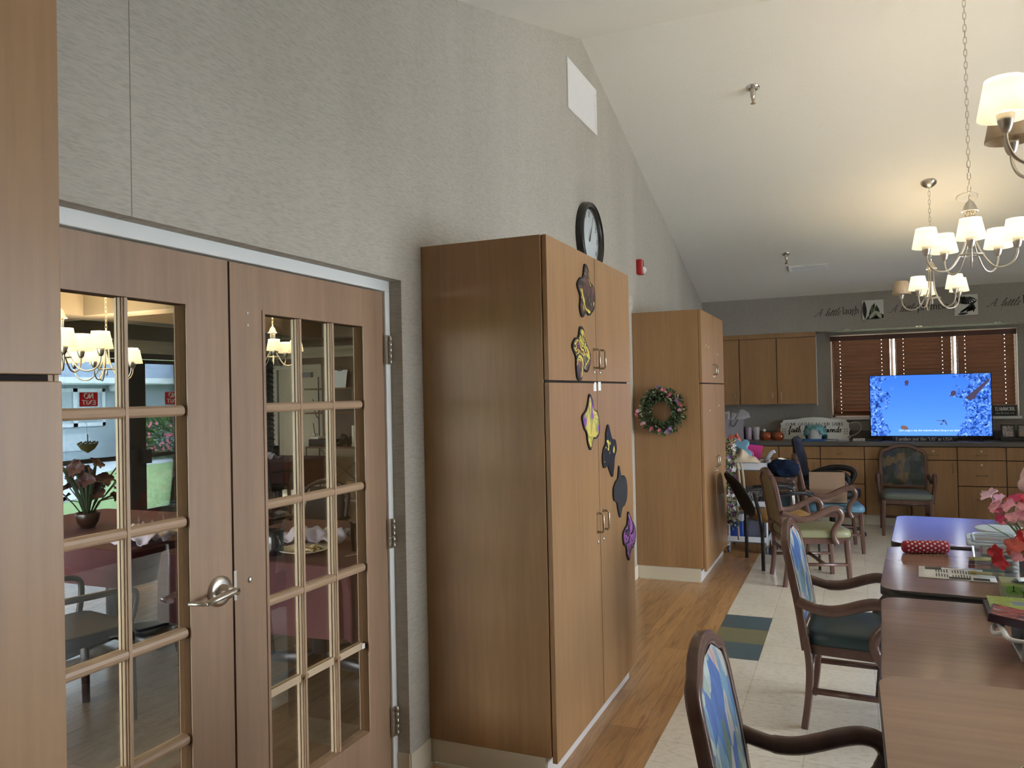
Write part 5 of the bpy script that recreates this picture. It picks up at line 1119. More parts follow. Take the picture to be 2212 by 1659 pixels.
# magazine and folder, white basket with discs
g = MB(); g.push(T(.585, 3.275, TT, -3)); g.box(-.155, .155, -.105, .105, 0, .022); tag(g.build('black_folder', mat('folder_black', (.02, .022, .025), .4), bev=.002), 'black folder lying under the green magazine', 'folder')
mg = thing('magazine', 'green covered magazine lying on the black folder', 'magazine', (.59, 3.285, TT + .0225), -3)
g = MB(); g.box(-.145, .15, -.095, .10, 0, .012); g.build('pages', mat('page_edges', (.62, .60, .58), .6), mg, W=False)
g = MB(); g.box(-.147, .15, -.097, .10, .012, .0135); g.build('cover', patches('cover_green', [(.16, .26, .05), (.36, .46, .12), (.24, .36, .07), (.40, .46, .22)], 9, .3, (1, 2.5, 1)), mg, W=False)
g = MB()
for i in range(3):
    for j in range(4): g.box(-.02 + i * .058, .030 + i * .058, -.07 + j * .036, -.043 + j * .036, .0135, .0139)
g.build('printed_panels', mat('print_white', (.70, .74, .76), .4), mg, W=False)
g = MB(); g.box(-.075, -.035, -.02, .035, .0135, .0139); g.build('printed_figure', mat('print_blue', (.14, .20, .28), .4), mg, W=False)
bk = thing('plastic_basket', 'white plastic basket with square holes holding disc cases', 'basket', (.59, 2.82, TT), -2)
m_bw = mat('basket_white', (.76, .77, .78), .35)
g = MB()
def wallside(p0, p1, z0, z1, inset):
    """lattice wall from p0 to p1 (bottom edge), flaring outwards to the top"""
    p0, p1 = Vector(p0), Vector(p1); d = (p1 - p0); l = d.length; d.normalize(); nx, ny = d.y, -d.x
    def P(s, h, off=0): k = inset * (h - z0) / (z1 - z0) + off; return (p0.x + d.x * s + nx * k, p0.y + d.y * s + ny * k, h)
    def cell(s0, s1, h0, h1):
        g.add([P(s0, h0), P(s1, h0), P(s1, h1), P(s0, h1), P(s0, h0, -.003), P(s1, h0, -.003), P(s1, h1, -.003), P(s0, h1, -.003)], [(0, 1, 2, 3), (7, 6, 5, 4), (0, 4, 5, 1), (1, 5, 6, 2), (2, 6, 7, 3), (3, 7, 4, 0)])
    n = max(2, int(l / .0165)); e = l * .10; st = (l - 2 * e) / n; m_ = 4; b = .010; ht = (z1 - z0 - .028) / m_
    cell(0, l, z0, z0 + b); cell(0, l, z1 - .016, z1); cell(0, e, z0 + b, z1 - .016); cell(l - e, l, z0 + b, z1 - .016)
    for i in range(n + 1): cell(e + i * st - .0035, e + i * st + .0035, z0 + b, z1 - .016)
    for j in range(1, m_): cell(e, l - e, z0 + b + j * ht - .003, z0 + b + j * ht + .003)
ba = [(-.14, -.095), (.16, -.095), (.16, .095), (-.14, .095)]
for i in range(4): wallside((*ba[i], 0), (*ba[(i + 1) % 4], 0), .002, .068, .03)
g.box(-.14, .16, -.095, .095, 0, .003); g.build('lattice_tub', m_bw, bk, W=False)
g = MB(); P = rrect(-.178, .198, -.133, .133, .035, 5); g.tube([(x, y, .070) for x, y in P], .009, 8, closed=True, sy=.7); g.build('rim', m_bw, bk, W=False)
g = MB(); g.tube(crom([(-.172, -.05, .070), (-.195, -.04, .062), (-.2, 0, .055), (-.195, .04, .062), (-.172, .05, .070)], 4), .008, 8); g.build('grip', m_bw, bk, W=False)
def case(lb, x, y, z, rz, ry, l, w_, h, spine, cover, rx=0):
    o = bpy.data.objects.new('disc_case', None); C.objects.link(o); o.matrix_world = T(x, y, z, rz, rx, ry); o.location, o.rotation_euler = (x, y, z), T(0, 0, 0, rz, rx, ry).to_euler(); tag(o, lb, 'case', 'disc cases in the white basket'); WM[o.name] = T(x, y, z, rz, rx, ry)
    MB().box(-l / 2, l / 2, -w_ / 2, w_ / 2, 0, h).build('case', spine, o, W=False, bev=.0015)
    MB().box(-l / 2 + .004, l / 2 - .002, -w_ / 2 + .002, w_ / 2 - .002, h, h + .0006).build('cover_sheet', cover, o, W=False); return o
m_sp = mat('plum_case', (.05, .022, .035), .35); cv1 = patches('cover_red_white', [(.16, .04, .05), (.09, .03, .045), (.38, .10, .08), (.10, .03, .05), (.55, .45, .45)], 9, .15, (1, 2.2, 1)); cv2 = patches('cover_mixed', [(.16, .14, .16), (.5, .42, .36), (.55, .52, .55), (.5, .2, .1), (.2, .2, .22)], 16, .15); cv3 = patches('cover_coral', [(.55, .14, .10), (.60, .50, .46), (.12, .10, .30), (.55, .18, .10)], 15, .15)
c1 = case('plum coloured disc case sticking out over the left rim of the basket', .482, 2.875, TT + .074, -13, 7, .19, .135, .026, m_sp, cv1)
g = MB(); g.box(-.0962, -.0952, -.045, -.035, .003, .011); lettering(g, 'DVD', .006, Matrix.Translation((-.0953, .055, .004)) @ Matrix(((0, 0, -1, 0), (-1, 0, 0, 0), (0, 1, 0, 0), (0, 0, 0, 1))), pen=(1.2, 1.2), serif=False); g.build('spine_print', mat('spine_grey', (.35, .28, .33), .4), c1, W=False)
case('grey covered disc case lying flat on top of the basket', .625, 2.89, TT + .058, -8, -2, .19, .135, .013, m_black, cv2)
case('coral covered disc case leaning at the front of the basket', .64, 2.79, TT + .05, 6, -3, .19, .135, .013, m_wpaper, cv3)
for i, (z, rz) in enumerate(((.004, 0), (.019, 3))): case('black disc case at the %s of the basket' % ('bottom' if i == 0 else 'back, second from the bottom'), .60, 2.82, TT + z, rz - 2, 0, .25, .165, .014, m_black, m_sp)
# clear cup at the lower edge
g = MB().push(T(.305, 1.66, .7795)); g.lathe([(0, .003), (.031, .002), (.040, .088), (.042, .09), (.0385, .088), (.0295, .006), (0, .006)], 28); tag(g.build('plastic_cup', glass('cup_plastic', (.86, .88, .95), 1.6, .03, .15)), 'clear plastic cup on the nearest table, only its rim in view', 'cup')
# soft toy
pl = thing('soft_toy', 'pale pink plush toy on the far table beyond the flowers', 'soft toy', (.95, 4.95, TT)); m_pl = mat('plush_pink', (.68, .48, .46), .95, var=.12, vs=60, bmp=1.0, bs_=120)
wob = lambda d: 1 + .06 * noise.noise((d.x * 4, d.y * 4, d.z * 4))
g = MB(); g.ball((.95, 4.95, TT + .115), .115, 24, 16, (.88, .8, 1.05), wob); g.build('body', m_pl, pl)
g = MB(); g.ball((.935, 4.94, TT + .315), .105, 24, 16, (1.05, .95, .95), wob); g.ball((.86, 4.90, TT + .285), .05, 16, 10, (1.1, .9, .85), wob); g.build('head', m_pl, pl)
g = MB(); g.ball((.84, 4.93, TT + .14), .05, 14, 10, (.9, .8, 1.3), wob); g.build('paw', m_pl, pl)
g = MB(); g.ball((.97, 4.99, TT + .41), .035, 12, 8, (1, .5, 1)); g.build('ear', m_pl, pl)
g = MB(); g.ball((.85, 4.862, TT + .29), .008, 10, 8); g.build('nose', m_black, pl)
# ------------------------------------------------------------------ cart corner beside the far cupboard
m_cart = mat('cart_white', (.62, .65, .70), .4)
ct = thing('utility_cart', 'white three shelf utility cart loaded with bags', 'cart', (-.93, 8.03, 0), 0)
for z in (.10, .44, .79):
    g = MB(); g.rbox(-1.12, -.74, 7.80, 8.25, z, z + .012, .02)
    for q in ((-1.12, -.74, 7.80, 7.808), (-1.12, -.74, 8.242, 8.25), (-1.12, -1.112, 7.80, 8.25), (-.748, -.74, 7.80, 8.25)): g.box(q[0], q[1], q[2], q[3], z, z + (.075 if z > .7 else .06))
    g.build('shelf', m_cart, ct, bev=.003)
for x in (-1.105, -.755):
    for y in (7.815, 8.235):
        g = MB(); g.cyl((x, y, .08), (x, y, .85), .013, 10); p = g.build('post', m_cart, ct)
        g = MB(); g.cyl((x - .012, y, .035), (x + .012, y, .035), .034, 16); g.build('wheel', mat('wheel_grey', (.10, .11, .13), .4), ct)
        g = MB(); g.box(x - .016, x + .016, y - .012, y + .012, .055, .09); g.build('caster_fork', m_chrome, ct)
pf = MB(); pf.add([(-1.03, 8.06, .83), (-.84, 8.05, .82), (-.79, 8.06, 1.01), (-1.01, 8.07, 1.035)], [(0, 1, 2, 3)]); tag(pf.build('pink_folder', mat('hot_pink_card', (.62, .05, .27), .5), solid=.012), 'hot pink folder standing on the cart', 'folder')
tb_ = thing('tote_bag', 'beige canvas tote bag slumped over the cart edge', 'bag', (-.95, 7.86, .866)); m_tote = mat('canvas_beige', (.56, .48, .36), .9, bmp=.3, bs_=120)
g = MB(); g.grid(lambda u, v: (-1.095 + .29 * u, 7.775 + .19 * v, .870 + .125 * math.sin(PI * v) ** .7 * max(0, min(u / .38, (1 - u) / .62)) * (1 + .35 * noise.noise((u * 6, v * 5, 1.7))) + .012 * math.sin(u * 17) * math.sin(PI * v)), 18, 12); g.build('bag_body', m_tote, tb_, solid=.006)
for x, z1, w_ in ((-1.05, .13, .02), (-1.0, .55, .0), (-.965, .62, .0)):
    g = MB(); P = crom([(x - .02, 7.79, .885), (x, 7.757, .84), (x + .012 + w_, 7.755, (z1 + .9) / 2), (x + .02 + w_, 7.775, z1)], 5); g.tube(P, .011, 6, sx=1, sy=.2, up=(0, 1, 0)); g.build('strap', m_tote, tb_)
g = MB()
for seed, (x, y, z), m_i in ((1, (-1.05, 7.97, 1.04), 0), (5, (-1.10, 7.93, 1.0), 0)): g.m = m_i; crumple(g, x, y, z, .055, .06, .10, seed)
tag(g.build('coral_cloth', mat('coral_tissue', (.68, .16, .11), .8), solid=.003), 'crumpled coral tissue above the flower garland', 'tissue paper')
g = MB(); g.grid(lambda u, v: (-1.04 + .15 * v + .015 * math.sin(u * 9) - .03 * u, 7.92 - .03 * v, .93 + .155 * u - .02 * v * v + .014 * math.sin(v * 9)), 10, 10)
mk_ = thing('face_mask', 'light blue face mask hanging over the pink folder', 'mask', (-1.02, 7.92, .93)); g.build('mask_cloth', mat('mask_blue', (.22, .46, .66), .8), mk_, solid=.003)
g = MB(); g.tube(crom([(-.96, 7.905, .96), (-.92, 7.9, .91), (-.885, 7.9, .90), (-.87, 7.9, .945), (-.90, 7.9, .975), (-.955, 7.905, .97)], 4), .0025, 5); g.build('ear_loop', mat('loop_lilac', (.5, .52, .7), .7), mk_)
g = MB(); g.rbox(-.97, -.86, 8.1, 8.2, .852, 1.035, .03); tag(g.build('navy_pouch', mat('navy_cloth', (.02, .03, .10), .8)), 'dark navy pouch behind the mask on the cart', 'pouch')
g = MB(); g.rbox(-1.06, -.80, 7.86, 8.2, .453, .60, .02); tag(g.build('craft_box', patches('craft_mix', [(.02, .02, .025), (.35, .38, .42), (.02, .02, .02), (.5, .52, .55), (.06, .05, .05)], 28, .5)), 'box of black and white craft scraps on the middle shelf', 'box')
g = MB(); g.rbox(-1.09, -.97, 7.82, 7.99, .113, .30, .01); tag(g.build('blue_carton', mat('royal_blue_card', (.02, .06, .32), .4), bev=.002), 'royal blue and white carton on the bottom cart shelf', 'carton')
g = MB(); g.rbox(-1.09, -.97, 7.82, 7.99, .302, .37, .01); tag(g.build('pale_carton', mat('pale_card', (.55, .62, .72), .5), bev=.002), 'pale carton stacked on the royal blue carton', 'carton')
g = MB(); g.rbox(-.95, -.78, 7.84, 8.1, .113, .31, .015); tag(g.build('grey_bin', mat('slate_bin', (.10, .11, .16), .5), bev=.004), 'slate grey bin on the bottom cart shelf', 'bin')
# flower garland hanging in front of the cart
ga = thing('flower_garland', 'green garland with white and purple flowers hanging beside the cupboard', 'garland', (-1.085, 7.775, .30)); rnd = random.Random(9)
P = crom([(-1.075, 7.80, 1.05), (-1.08, 7.775, .85), (-1.065, 7.765, .7), (-1.08, 7.765, .5), (-1.05, 7.765, .30)], 8)
MB().tube(P, .006, 6).build('stem', m_stem, ga)
g = MB()
for i in range(700):
    p = P[rnd.randrange(len(P))]; d = Vector((rnd.uniform(-1, 1), rnd.uniform(-1, .1), rnd.uniform(-1, 1))); g.m = rnd.randrange(3); leafquad(g, p + d.normalized() * rnd.uniform(.01, .06), d, (rnd.uniform(-1, 1), -1, rnd.uniform(-1, 1)), .03, .010)
g.build('leaves', [bpy.data.materials['leaf_dark'], bpy.data.materials['leaf_mid'], bpy.data.materials['leaf_pale']], ga)
m_wpet = mat('petal_white', (.75, .75, .78), .6); m_ppet = mat('petal_purple', (.20, .06, .28), .6)
for i in range(40):
    p = P[int((i + .5) / 40 * len(P))]; g = MB(); q = p + Vector((rnd.uniform(-.05, .06), -.035, rnd.uniform(-.02, .02)))
    for k in range(2): blossom(g, q + Vector((rnd.uniform(-.012, .012), 0, rnd.uniform(-.012, .012))), (rnd.uniform(-.5, .5), -1, rnd.uniform(-.3, .5)), .02)
    g.build('blossom', m_ppet if i % 4 == 2 else (m_pink if i == 22 else m_wpet), ga)
# folded walker with a navy bag, right of the cart
wk = thing('rolling_walker', 'dark walker with chrome tubes behind the sage armchair', 'walker', (-.55, 7.95, 0))
for s in (7.815, 7.985):
    g = MB(); g.tube(crom([(-.71, s, .06), (-.70, s, .5), (-.67, s, .60), (-.58, s, .632), (-.53, s, .60), (-.51, s, .4), (-.50, s, .05)], 5), .011, 8, up=(0, 1, 0)); g.build('tube_frame', m_chrome, wk)
    for x in (-.71, -.50): MB().cyl((x, s - .012, .04), (x, s + .012, .04), .04, 14).build('wheel', m_black, wk)
g = MB(); g.rbox(-.72, -.49, 7.80, 8.0, .615, .655, .03); g.build('seat', mat('walker_pad', (.09, .085, .08), .6), wk, bev=.008)
g = MB(); g.rbox(-.69, -.52, 7.83, 7.97, .33, .58, .03); g.build('basket', mat('walker_basket', (.02, .045, .06), .7), wk)
nb = MB(); nb.ball((-.595, 7.90, .812), 1, 28, 18, (.135, .095, .08), lambda d: (1 / (abs(d.x) ** 2.6 + abs(d.y) ** 4 + abs(d.z) ** 2.2) ** (1 / 3)) * (1 + .28 * noise.noise((d.x * 3, d.y * 3, d.z * 3))))
tag(nb.build('navy_bag', mat('navy_bag_cloth', (.008, .016, .04), .9, spec=.15, bmp=.4, bs_=25)), 'dark navy bag lying on the shawl beside the cart', 'bag')
g = MB(); g.grid(lambda u, v: (-.64 + .12 * u, 7.84 + .05 * v, .902 - .04 * u * u + .015 * math.sin(v * 6)), 8, 3); tag(g.build('white_card', m_wpaper, solid=.002), 'white card lying on the navy bag', 'card')
g = MB(); g.rbox(-.72, -.48, 7.80, 8.0, .657, .735, .03); tag(g.build('patterned_shawl', patches('shawl_print', [(.015, .013, .012), (.14, .06, .04), (.015, .013, .012), (.10, .05, .03), (.02, .02, .02), (.30, .27, .25)], 16, .8), bev=.012), 'dark patterned shawl folded under the navy bag', 'shawl')
g = MB(); g.tube(crom([(-.775, 8.06, .85), (-.75, 8.0, .89), (-.71, 7.96, .95), (-.675, 7.95, .965)], 5), [.016] * 16, 8, sx=1.6, sy=.6); g.build('push_handle', m_cart, ct)

# ------------------------------------------------------------------ dining room beyond the French doors
XE, YE, ZC = -8.4, 10.0, 2.36
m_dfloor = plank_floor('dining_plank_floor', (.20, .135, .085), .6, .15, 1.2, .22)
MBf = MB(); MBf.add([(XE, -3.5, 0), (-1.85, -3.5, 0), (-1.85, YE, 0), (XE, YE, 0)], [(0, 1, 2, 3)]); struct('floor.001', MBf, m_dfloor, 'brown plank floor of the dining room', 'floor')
m_dceil = mat('dining_ceiling', (.70, .62, .46), .9); m_beam = mat('beam_taupe', (.115, .095, .075), .7); m_crown = mat('crown_cream', (.40, .34, .25), .6)
g = MB(); g.box(XE - .2, -1.85, -3.7, YE + .2, ZC + .18, ZC + .3); struct('ceiling.001', g, m_dceil, 'cream dining room ceiling between beams', 'ceiling')
g = MB()
for y in (1.6, 5.0, 8.4): g.box(XE, -1.85, y - .13, y + .13, ZC - .02, ZC + .18)
g.box(XE, XE + .22, -3.5, YE, ZC, ZC + .18).box(XE, -1.85, YE - .22, YE, ZC, ZC + .18)
for x in (-6.3, -3.9): g.box(x - .13, x + .13, -3.5, YE, ZC - .021, ZC + .179)
struct('trim_2', g, m_beam, 'taupe beams across the dining room ceiling', 'beam')
g = MB()
for p0, p1 in (((0, 0), (.05, .04)), ((.05, .04), (.10, .10))): pass
pr = [(0, 2.20), (.018, 2.20), (.03, 2.24), (.05, 2.27), (.10, 2.31), (.11, 2.35), (.11, 2.36), (0, 2.36)]
g.prism([(XE + a, b) for a, b in pr], -3.5, YE, 'xz'); g.prism([(YE - a, b) for a, b in pr], XE, -1.85, 'yz'); struct('trim_3', g, m_crown, 'cream crown moulding around the dining room', 'moulding')
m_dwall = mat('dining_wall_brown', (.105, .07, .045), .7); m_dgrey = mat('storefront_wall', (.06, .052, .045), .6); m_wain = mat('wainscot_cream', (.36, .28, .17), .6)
# back wall with its doorway and wainscot
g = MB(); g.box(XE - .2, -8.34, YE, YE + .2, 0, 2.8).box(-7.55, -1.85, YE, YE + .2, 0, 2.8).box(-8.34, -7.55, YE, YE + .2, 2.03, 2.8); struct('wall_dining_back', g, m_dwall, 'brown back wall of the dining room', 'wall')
g = MB(); g.box(-7.47, -1.86, YE - .012, YE, 0, .80).box(-7.47, -1.86, YE - .03, YE - .012, .80, .86); struct('trim_4', g, m_wain, 'cream wainscot on the dining room back wall', 'wainscot')
g = MB(); g.box(-8.40, -8.33, YE - .02, YE, 0, 2.03).box(-7.55, -7.47, YE - .02, YE, 0, 2.03).box(-8.40, -7.47, YE - .02, YE, 2.03, 2.10); struct('trim_5', g, mat('door_trim_cream', (.50, .44, .34), .5), 'cream frame of the dining room back door', 'door frame')
d3 = thing('door_3', 'cream door with a closer at the back of the dining room', 'door', (-7.95, YE + .03, 0), kind='structure')
MB().box(-8.33, -7.55, YE + .03, YE + .075, .005, 2.03).build('door_panel', mat('door_cream', (.46, .39, .27), .5), d3)
MB().box(-7.93, -7.66, YE - .03, YE + .03, 1.90, 1.98).build('door_closer', mat('closer_grey', (.20, .19, .18), .4), d3)
MB().box(-7.66, -7.58, YE - .02, YE + .03, 1.0, 1.03).build('handle', m_steel, d3)
# exterior wall with the glazed doors
def opening_wall(): 
    g = MB(); ops = [(5.9, 8.2, 0, 2.128), (8.9, 9.97, .75, 2.25), (2.2, 5.2, .5, 2.14), (-2.5, 1.5, .5, 2.14)]
    ys_ = sorted(ops); y = -3.5
    for a, b, z0, z1 in ys_:
        g.box(XE - .2, XE, y, a, 0, 2.8)
        if z0: g.box(XE - .2, XE, a, b, 0, z0)
        g.box(XE - .2, XE, a, b, z1, 2.8); y = b
    g.box(XE - .2, XE, y, YE + .2, 0, 2.8); return g
struct('wall_dining_left', opening_wall(), m_dgrey, 'dark outer wall of the dining room with glazed doors', 'wall')
m_tint = glass('tinted_pane', (.35, .375, .39), 1.0)
m_br = mat('bronze_storefront', (.035, .032, .03), .35, .3)
def glazed(num, lb, y0, y1, hinge):
    d = thing('door_%d' % num, lb, 'door', (XE, hinge, 0), kind='structure'); g = MB()
    for q in ((y0, y0 + .09, .0, 2.12), (y1 - .09, y1, 0, 2.12), (y0 + .09, y1 - .09, 0, .18), (y0 + .09, y1 - .09, 2.06, 2.12)): g.box(XE - .06, XE - .015, q[0], q[1], q[2] + .01, q[3])
    g.build('door_frame', m_br, d, bev=.003); MB().box(XE - .04, XE - .034, y0 + .09, y1 - .09, .175, 2.072).build('pane', m_tint, d)
    g = MB(); g.tube([(XE + .05, y0 + .02, .88), (XE + .05, y1 - .02, .88)], .028, 8, sx=.6); s = y1 if hinge == y0 else y0; g.box(XE - .01, XE + .07, s - .10, s + .02, .78, .96) if s == y1 else g.box(XE - .01, XE + .07, s - .02, s + .10, .78, .96); g.build('push_bar', m_br, d); return d
D4 = glazed(4, 'glazed bronze outer door left of the meeting stile, with a red sticker', 5.92, 7.28, 5.92); D5 = glazed(5, 'glazed bronze outer door right of the meeting stile', 7.44, 8.18, 8.18)
g = MB(); g.box(XE - .07, XE, 7.282, 7.438, 0, 2.14); struct('trim_6', g, m_br, 'bronze post between the outer doors', 'post')
def noexit(y, lb):
    t_ = thing('door_sticker', lb, 'sticker', (XE - .03, y, 1.617), group='red NO EXIT stickers'); MB().push(Matrix.Translation((XE - .033, y, 1.617)) @ ROTX).rbox(-.125, .125, -.085, .085, 0, .001, .012).build('red_sheet', mat('sticker_red', (.50, .01, .025), .5, spec=.3), t_)
    M_ = Matrix.Translation((XE - .0318, y, 1.617)) @ ROTX @ Matrix.Scale(-1, 4, (1, 0, 0)); g = MB(); w_ = m_white
    lettering(g, 'NO', .062, M_ @ T(0, .012, 0), width=.13, center=True, pen=(1.3, 1.3), serif=False); lettering(g, 'EXIT', .05, M_ @ T(0, -.062, 0), width=.19, center=True, pen=(1.3, 1.3), serif=False); g.build('lettering', w_, t_)
noexit(6.71, 'red NO EXIT sticker on the left outer door'); noexit(7.985, 'red NO EXIT sticker on the right outer door')
for k, (a, b, z0, z1) in enumerate(((2.2, 5.2, .5, 2.14), (-2.5, 1.5, .5, 2.14), (8.9, 9.97, .75, 2.25))):
    t_ = thing('window_%d' % (5 + k), 'bronze framed window of the dining room', 'window', (XE, a, z0), kind='structure'); g = MB()
    for q in ((a, a + .05, z0, z1), (b - .05, b, z0, z1), (a, b, z0, z0 + .05), (a, b, z1 - .05, z1), ((a + b) / 2 - .025, (a + b) / 2 + .025, z0, z1)): g.box(XE - .12, XE - .06, q[0], q[1], q[2], q[3])
    g.build('window_frame', m_br, t_); MB().box(XE - .095, XE - .09, a + .05, b - .05, z0 + .05, z1 - .05).build('pane', m_tint, t_)
    if k == 2:
        g = MB()
        for j in range(19): g.push(T(XE + .0, 0, .80 + j * .075, 0, 0, 35)); g.box(-.035, .035, a, b, -.004, .004); g.pop()
        tag(g.build('window_shutter', mat('shutter_dark', (.05, .045, .045), .5)), 'slatted shutter in the corner window of the dining room', 'shutter')
# hanging ornament on the outer door
om = thing('hanging_ornament', 'olive glass bowl ornament hanging on the left outer door', 'ornament', (XE + .03, 6.64, 1.0))
g = MB().push(T(XE + .03, 6.64, 0)); g.lathe([(0, .975), (.02, .985), (.09, 1.02), (.14, 1.08), (.135, 1.085), (.08, 1.03), (0, 1.0)], 20, sx=.3)
for k in range(14): g.ball((0, -.13 + .02 * k, 1.092 + .008 * (k % 3)), .013, 8, 6)
g.build('bowl', mat('olive_glass', (.08, .08, .03), .3), om)
MB().cyl((XE + .03, 6.64, 1.09), (XE + .02, 6.635, 1.33), .002, 5).cyl((XE + .03, 6.64, 1.08), (XE + .03, 6.638, 1.2), .007, 8).build('cord', m_black, om)
MB().push(Matrix.Translation((XE - .03, 6.634, 1.335)) @ Matrix.Rotation(R(90), 4, 'Y')).lathe([(.022, 0), (.015, .012), (.006, .02), (0, .03)], 14).build('suction_cup', m_clear, om)

# dining tables, chairs and dishes
m_cloth = mat('burgundy_cloth', (.05, .004, .007), .8, var=.1, vs=14)
def dtable(lb, x0, x1, y0, y1, zt, drop):
    t_ = thing('dining_table', lb, 'table', ((x0 + x1) / 2, (y0 + y1) / 2, 0), group='dining tables under burgundy cloths'); cx, cy = (x0 + x1) / 2, (y0 + y1) / 2
    MB().rbox(x0 + .01, x1 - .01, y0 + .01, y1 - .01, zt - .032, zt - .004, .03).build('tabletop', m_edge, t_)
    MB().cyl((cx, cy, .05), (cx, cy, zt - .03), .05, 14).build('column', m_black, t_)
    for k in range(4):
        a = R(90 * k); MB().tube([(cx + .04 * math.cos(a), cy + .04 * math.sin(a), .07), (cx + .42 * math.cos(a), cy + .42 * math.sin(a), .03)], [.035, .028], 8, square=True).build('foot', m_black, t_)
    g = MB(); P = rrect(x0, x1, y0, y1, .05, 4); n_ = len(P); rings = []
    for s_, z in ((1, zt + .002), (1.012, zt - .004), (1.02, zt - .12), (1.028, zt - drop)):
        rings.append([(cx + (x - cx) * s_ + (.012 * math.sin(i * 1.9) if z < zt - .1 else 0), cy + (y - cy) * s_ + (.012 * math.cos(i * 2.3) if z < zt - .1 else 0), z + (.02 * math.sin(i * 1.3) if z < zt - .2 else 0)) for i, (x, y) in enumerate(P)])
    vs = [p for r_ in rings for p in r_]; fs = [tuple(range(n_))]
    for j in range(3): fs += [(j * n_ + i, j * n_ + (i + 1) % n_, (j + 1) * n_ + (i + 1) % n_, (j + 1) * n_ + i) for i in range(n_)]
    g.add(vs, fs); tag(g.build('tablecloth', m_cloth), 'burgundy tablecloth on ' + lb.split(',')[0].replace('dining table', 'the table'), 'tablecloth', 'burgundy tablecloths'); return t_
dtable('dining table close behind the double door, under a burgundy cloth', -3.46, -2.24, 3.17, 4.35, .752, .36)
dtable('dining table with the dark flowers, under a burgundy cloth', -5.25, -3.63, 3.10, 4.30, .762, .20)
dtable('dining table far back near the cream door, under a burgundy cloth', -7.85, -6.75, 8.25, 9.25, .75, .36)
m_plate = mat('stoneware', (.66, .60, .50), .25); m_food = patches('leftovers', [(.55, .42, .20), (.62, .55, .38), (.35, .20, .07), (.6, .5, .3)], 30, .6, bmp=.5)
def plate(x, y, z, lb):
    t_ = thing('dinner_plate', lb, 'plate', (x, y, z), group='dinner plates with leftovers'); g = MB().push(T(x, y, z)); g.lathe([(0, .004), (.08, .004), (.10, .012), (.135, .02), (.137, .023), (.10, .017), (.08, .009), (0, .009)], 32); g.build('plate', m_plate, t_)
    g = MB(); crumple(g, x + .01, y, z + .009, .075, .06, .03, x * 7); g.build('leftovers', m_food, t_)
plate(-2.67, 3.40, .755, 'plate of leftovers on the table close behind the door'); plate(-3.86, 3.53, .765, 'dark rimmed plate of leftovers on the flower table')
m_nap = mat('lilac_napkin', (.48, .42, .50), .9)
def napkin(x, y, z, s, lb, rx=.15): g = MB(); crumple(g, x, y, z, rx, .11, .10, s, 20, 16); tag(g.build('napkin', m_nap, solid=.004), lb, 'napkin', 'crumpled lilac napkins')
napkin(-2.80, 3.66, .755, 2.3, 'crumpled lilac napkin behind the plate by the door', .2); napkin(-7.38, 8.6, .753, 4.4, 'crumpled lilac napkin on the far dining table', .17); napkin(-3.72, 3.30, .765, 6.1, 'lilac napkin beside the dark rimmed plate', .14)
g = MB().push(T(-2.79, 3.30, .755)); g.lathe([(0, .002), (.045, 0), (.05, .02), (.05, .125), (.046, .13), (.043, .125), (.043, .012), (0, .01)], 24); mg_ = thing('coffee_mug', 'dark glossy mug beside the plate behind the door', 'mug', (-2.79, 3.30, .755)); m_mug = mat('black_glaze', (.008, .01, .014), .12); g.build('mug', m_mug, mg_)
MB().tube(crom([(-2.745, 3.27, .86), (-2.71, 3.25, .85), (-2.705, 3.25, .81), (-2.75, 3.27, .785)], 4), .007, 6).build('mug_handle', m_mug, mg_)
g = MB().push(T(-2.42, 3.52, .755)); g.lathe([(0, .003), (.03, .002), (.04, .15), (.042, .152), (.0385, .15), (.029, .008), (0, .008)], 24); tag(g.build('water_glass', m_clear), 'empty clear tumbler right of the plate behind the door', 'glass')
for x, y, rz in ((-2.35, 3.45, 70), (-2.55, 3.85, 20)): g = MB().push(T(x, y, .7565, rz)); g.tube([(-.10, 0, .002), (.06, 0, .004)], [.004, .003], 6, sy=.5); g.ball((.085, 0, .004), .018, 10, 6, (1.4, .8, .2)); tag(g.build('spoon', m_steel), 'spoon on the burgundy cloth %s the tumbler' % ('beside' if rz == 70 else 'behind'), 'spoon', 'spoons on the burgundy cloth')
g = MB().push(T(-7.62, 8.6, .753)); g.lathe([(0, 0), (.025, 0), (.027, .08), (.02, .085), (0, .09)], 14); tag(g.build('salt_shaker', m_plate), 'cream shaker on the far dining table', 'shaker')
g = MB().push(T(-7.5, 8.95, .753)); g.lathe([(0, .002), (.035, 0), (.043, .16), (.039, .16), (.031, .006), (0, .006)], 18); tag(g.build('tumbler_glass', glass('amber_glass', (.55, .42, .33), 1)), 'amber drinking glass on the far dining table', 'glass')
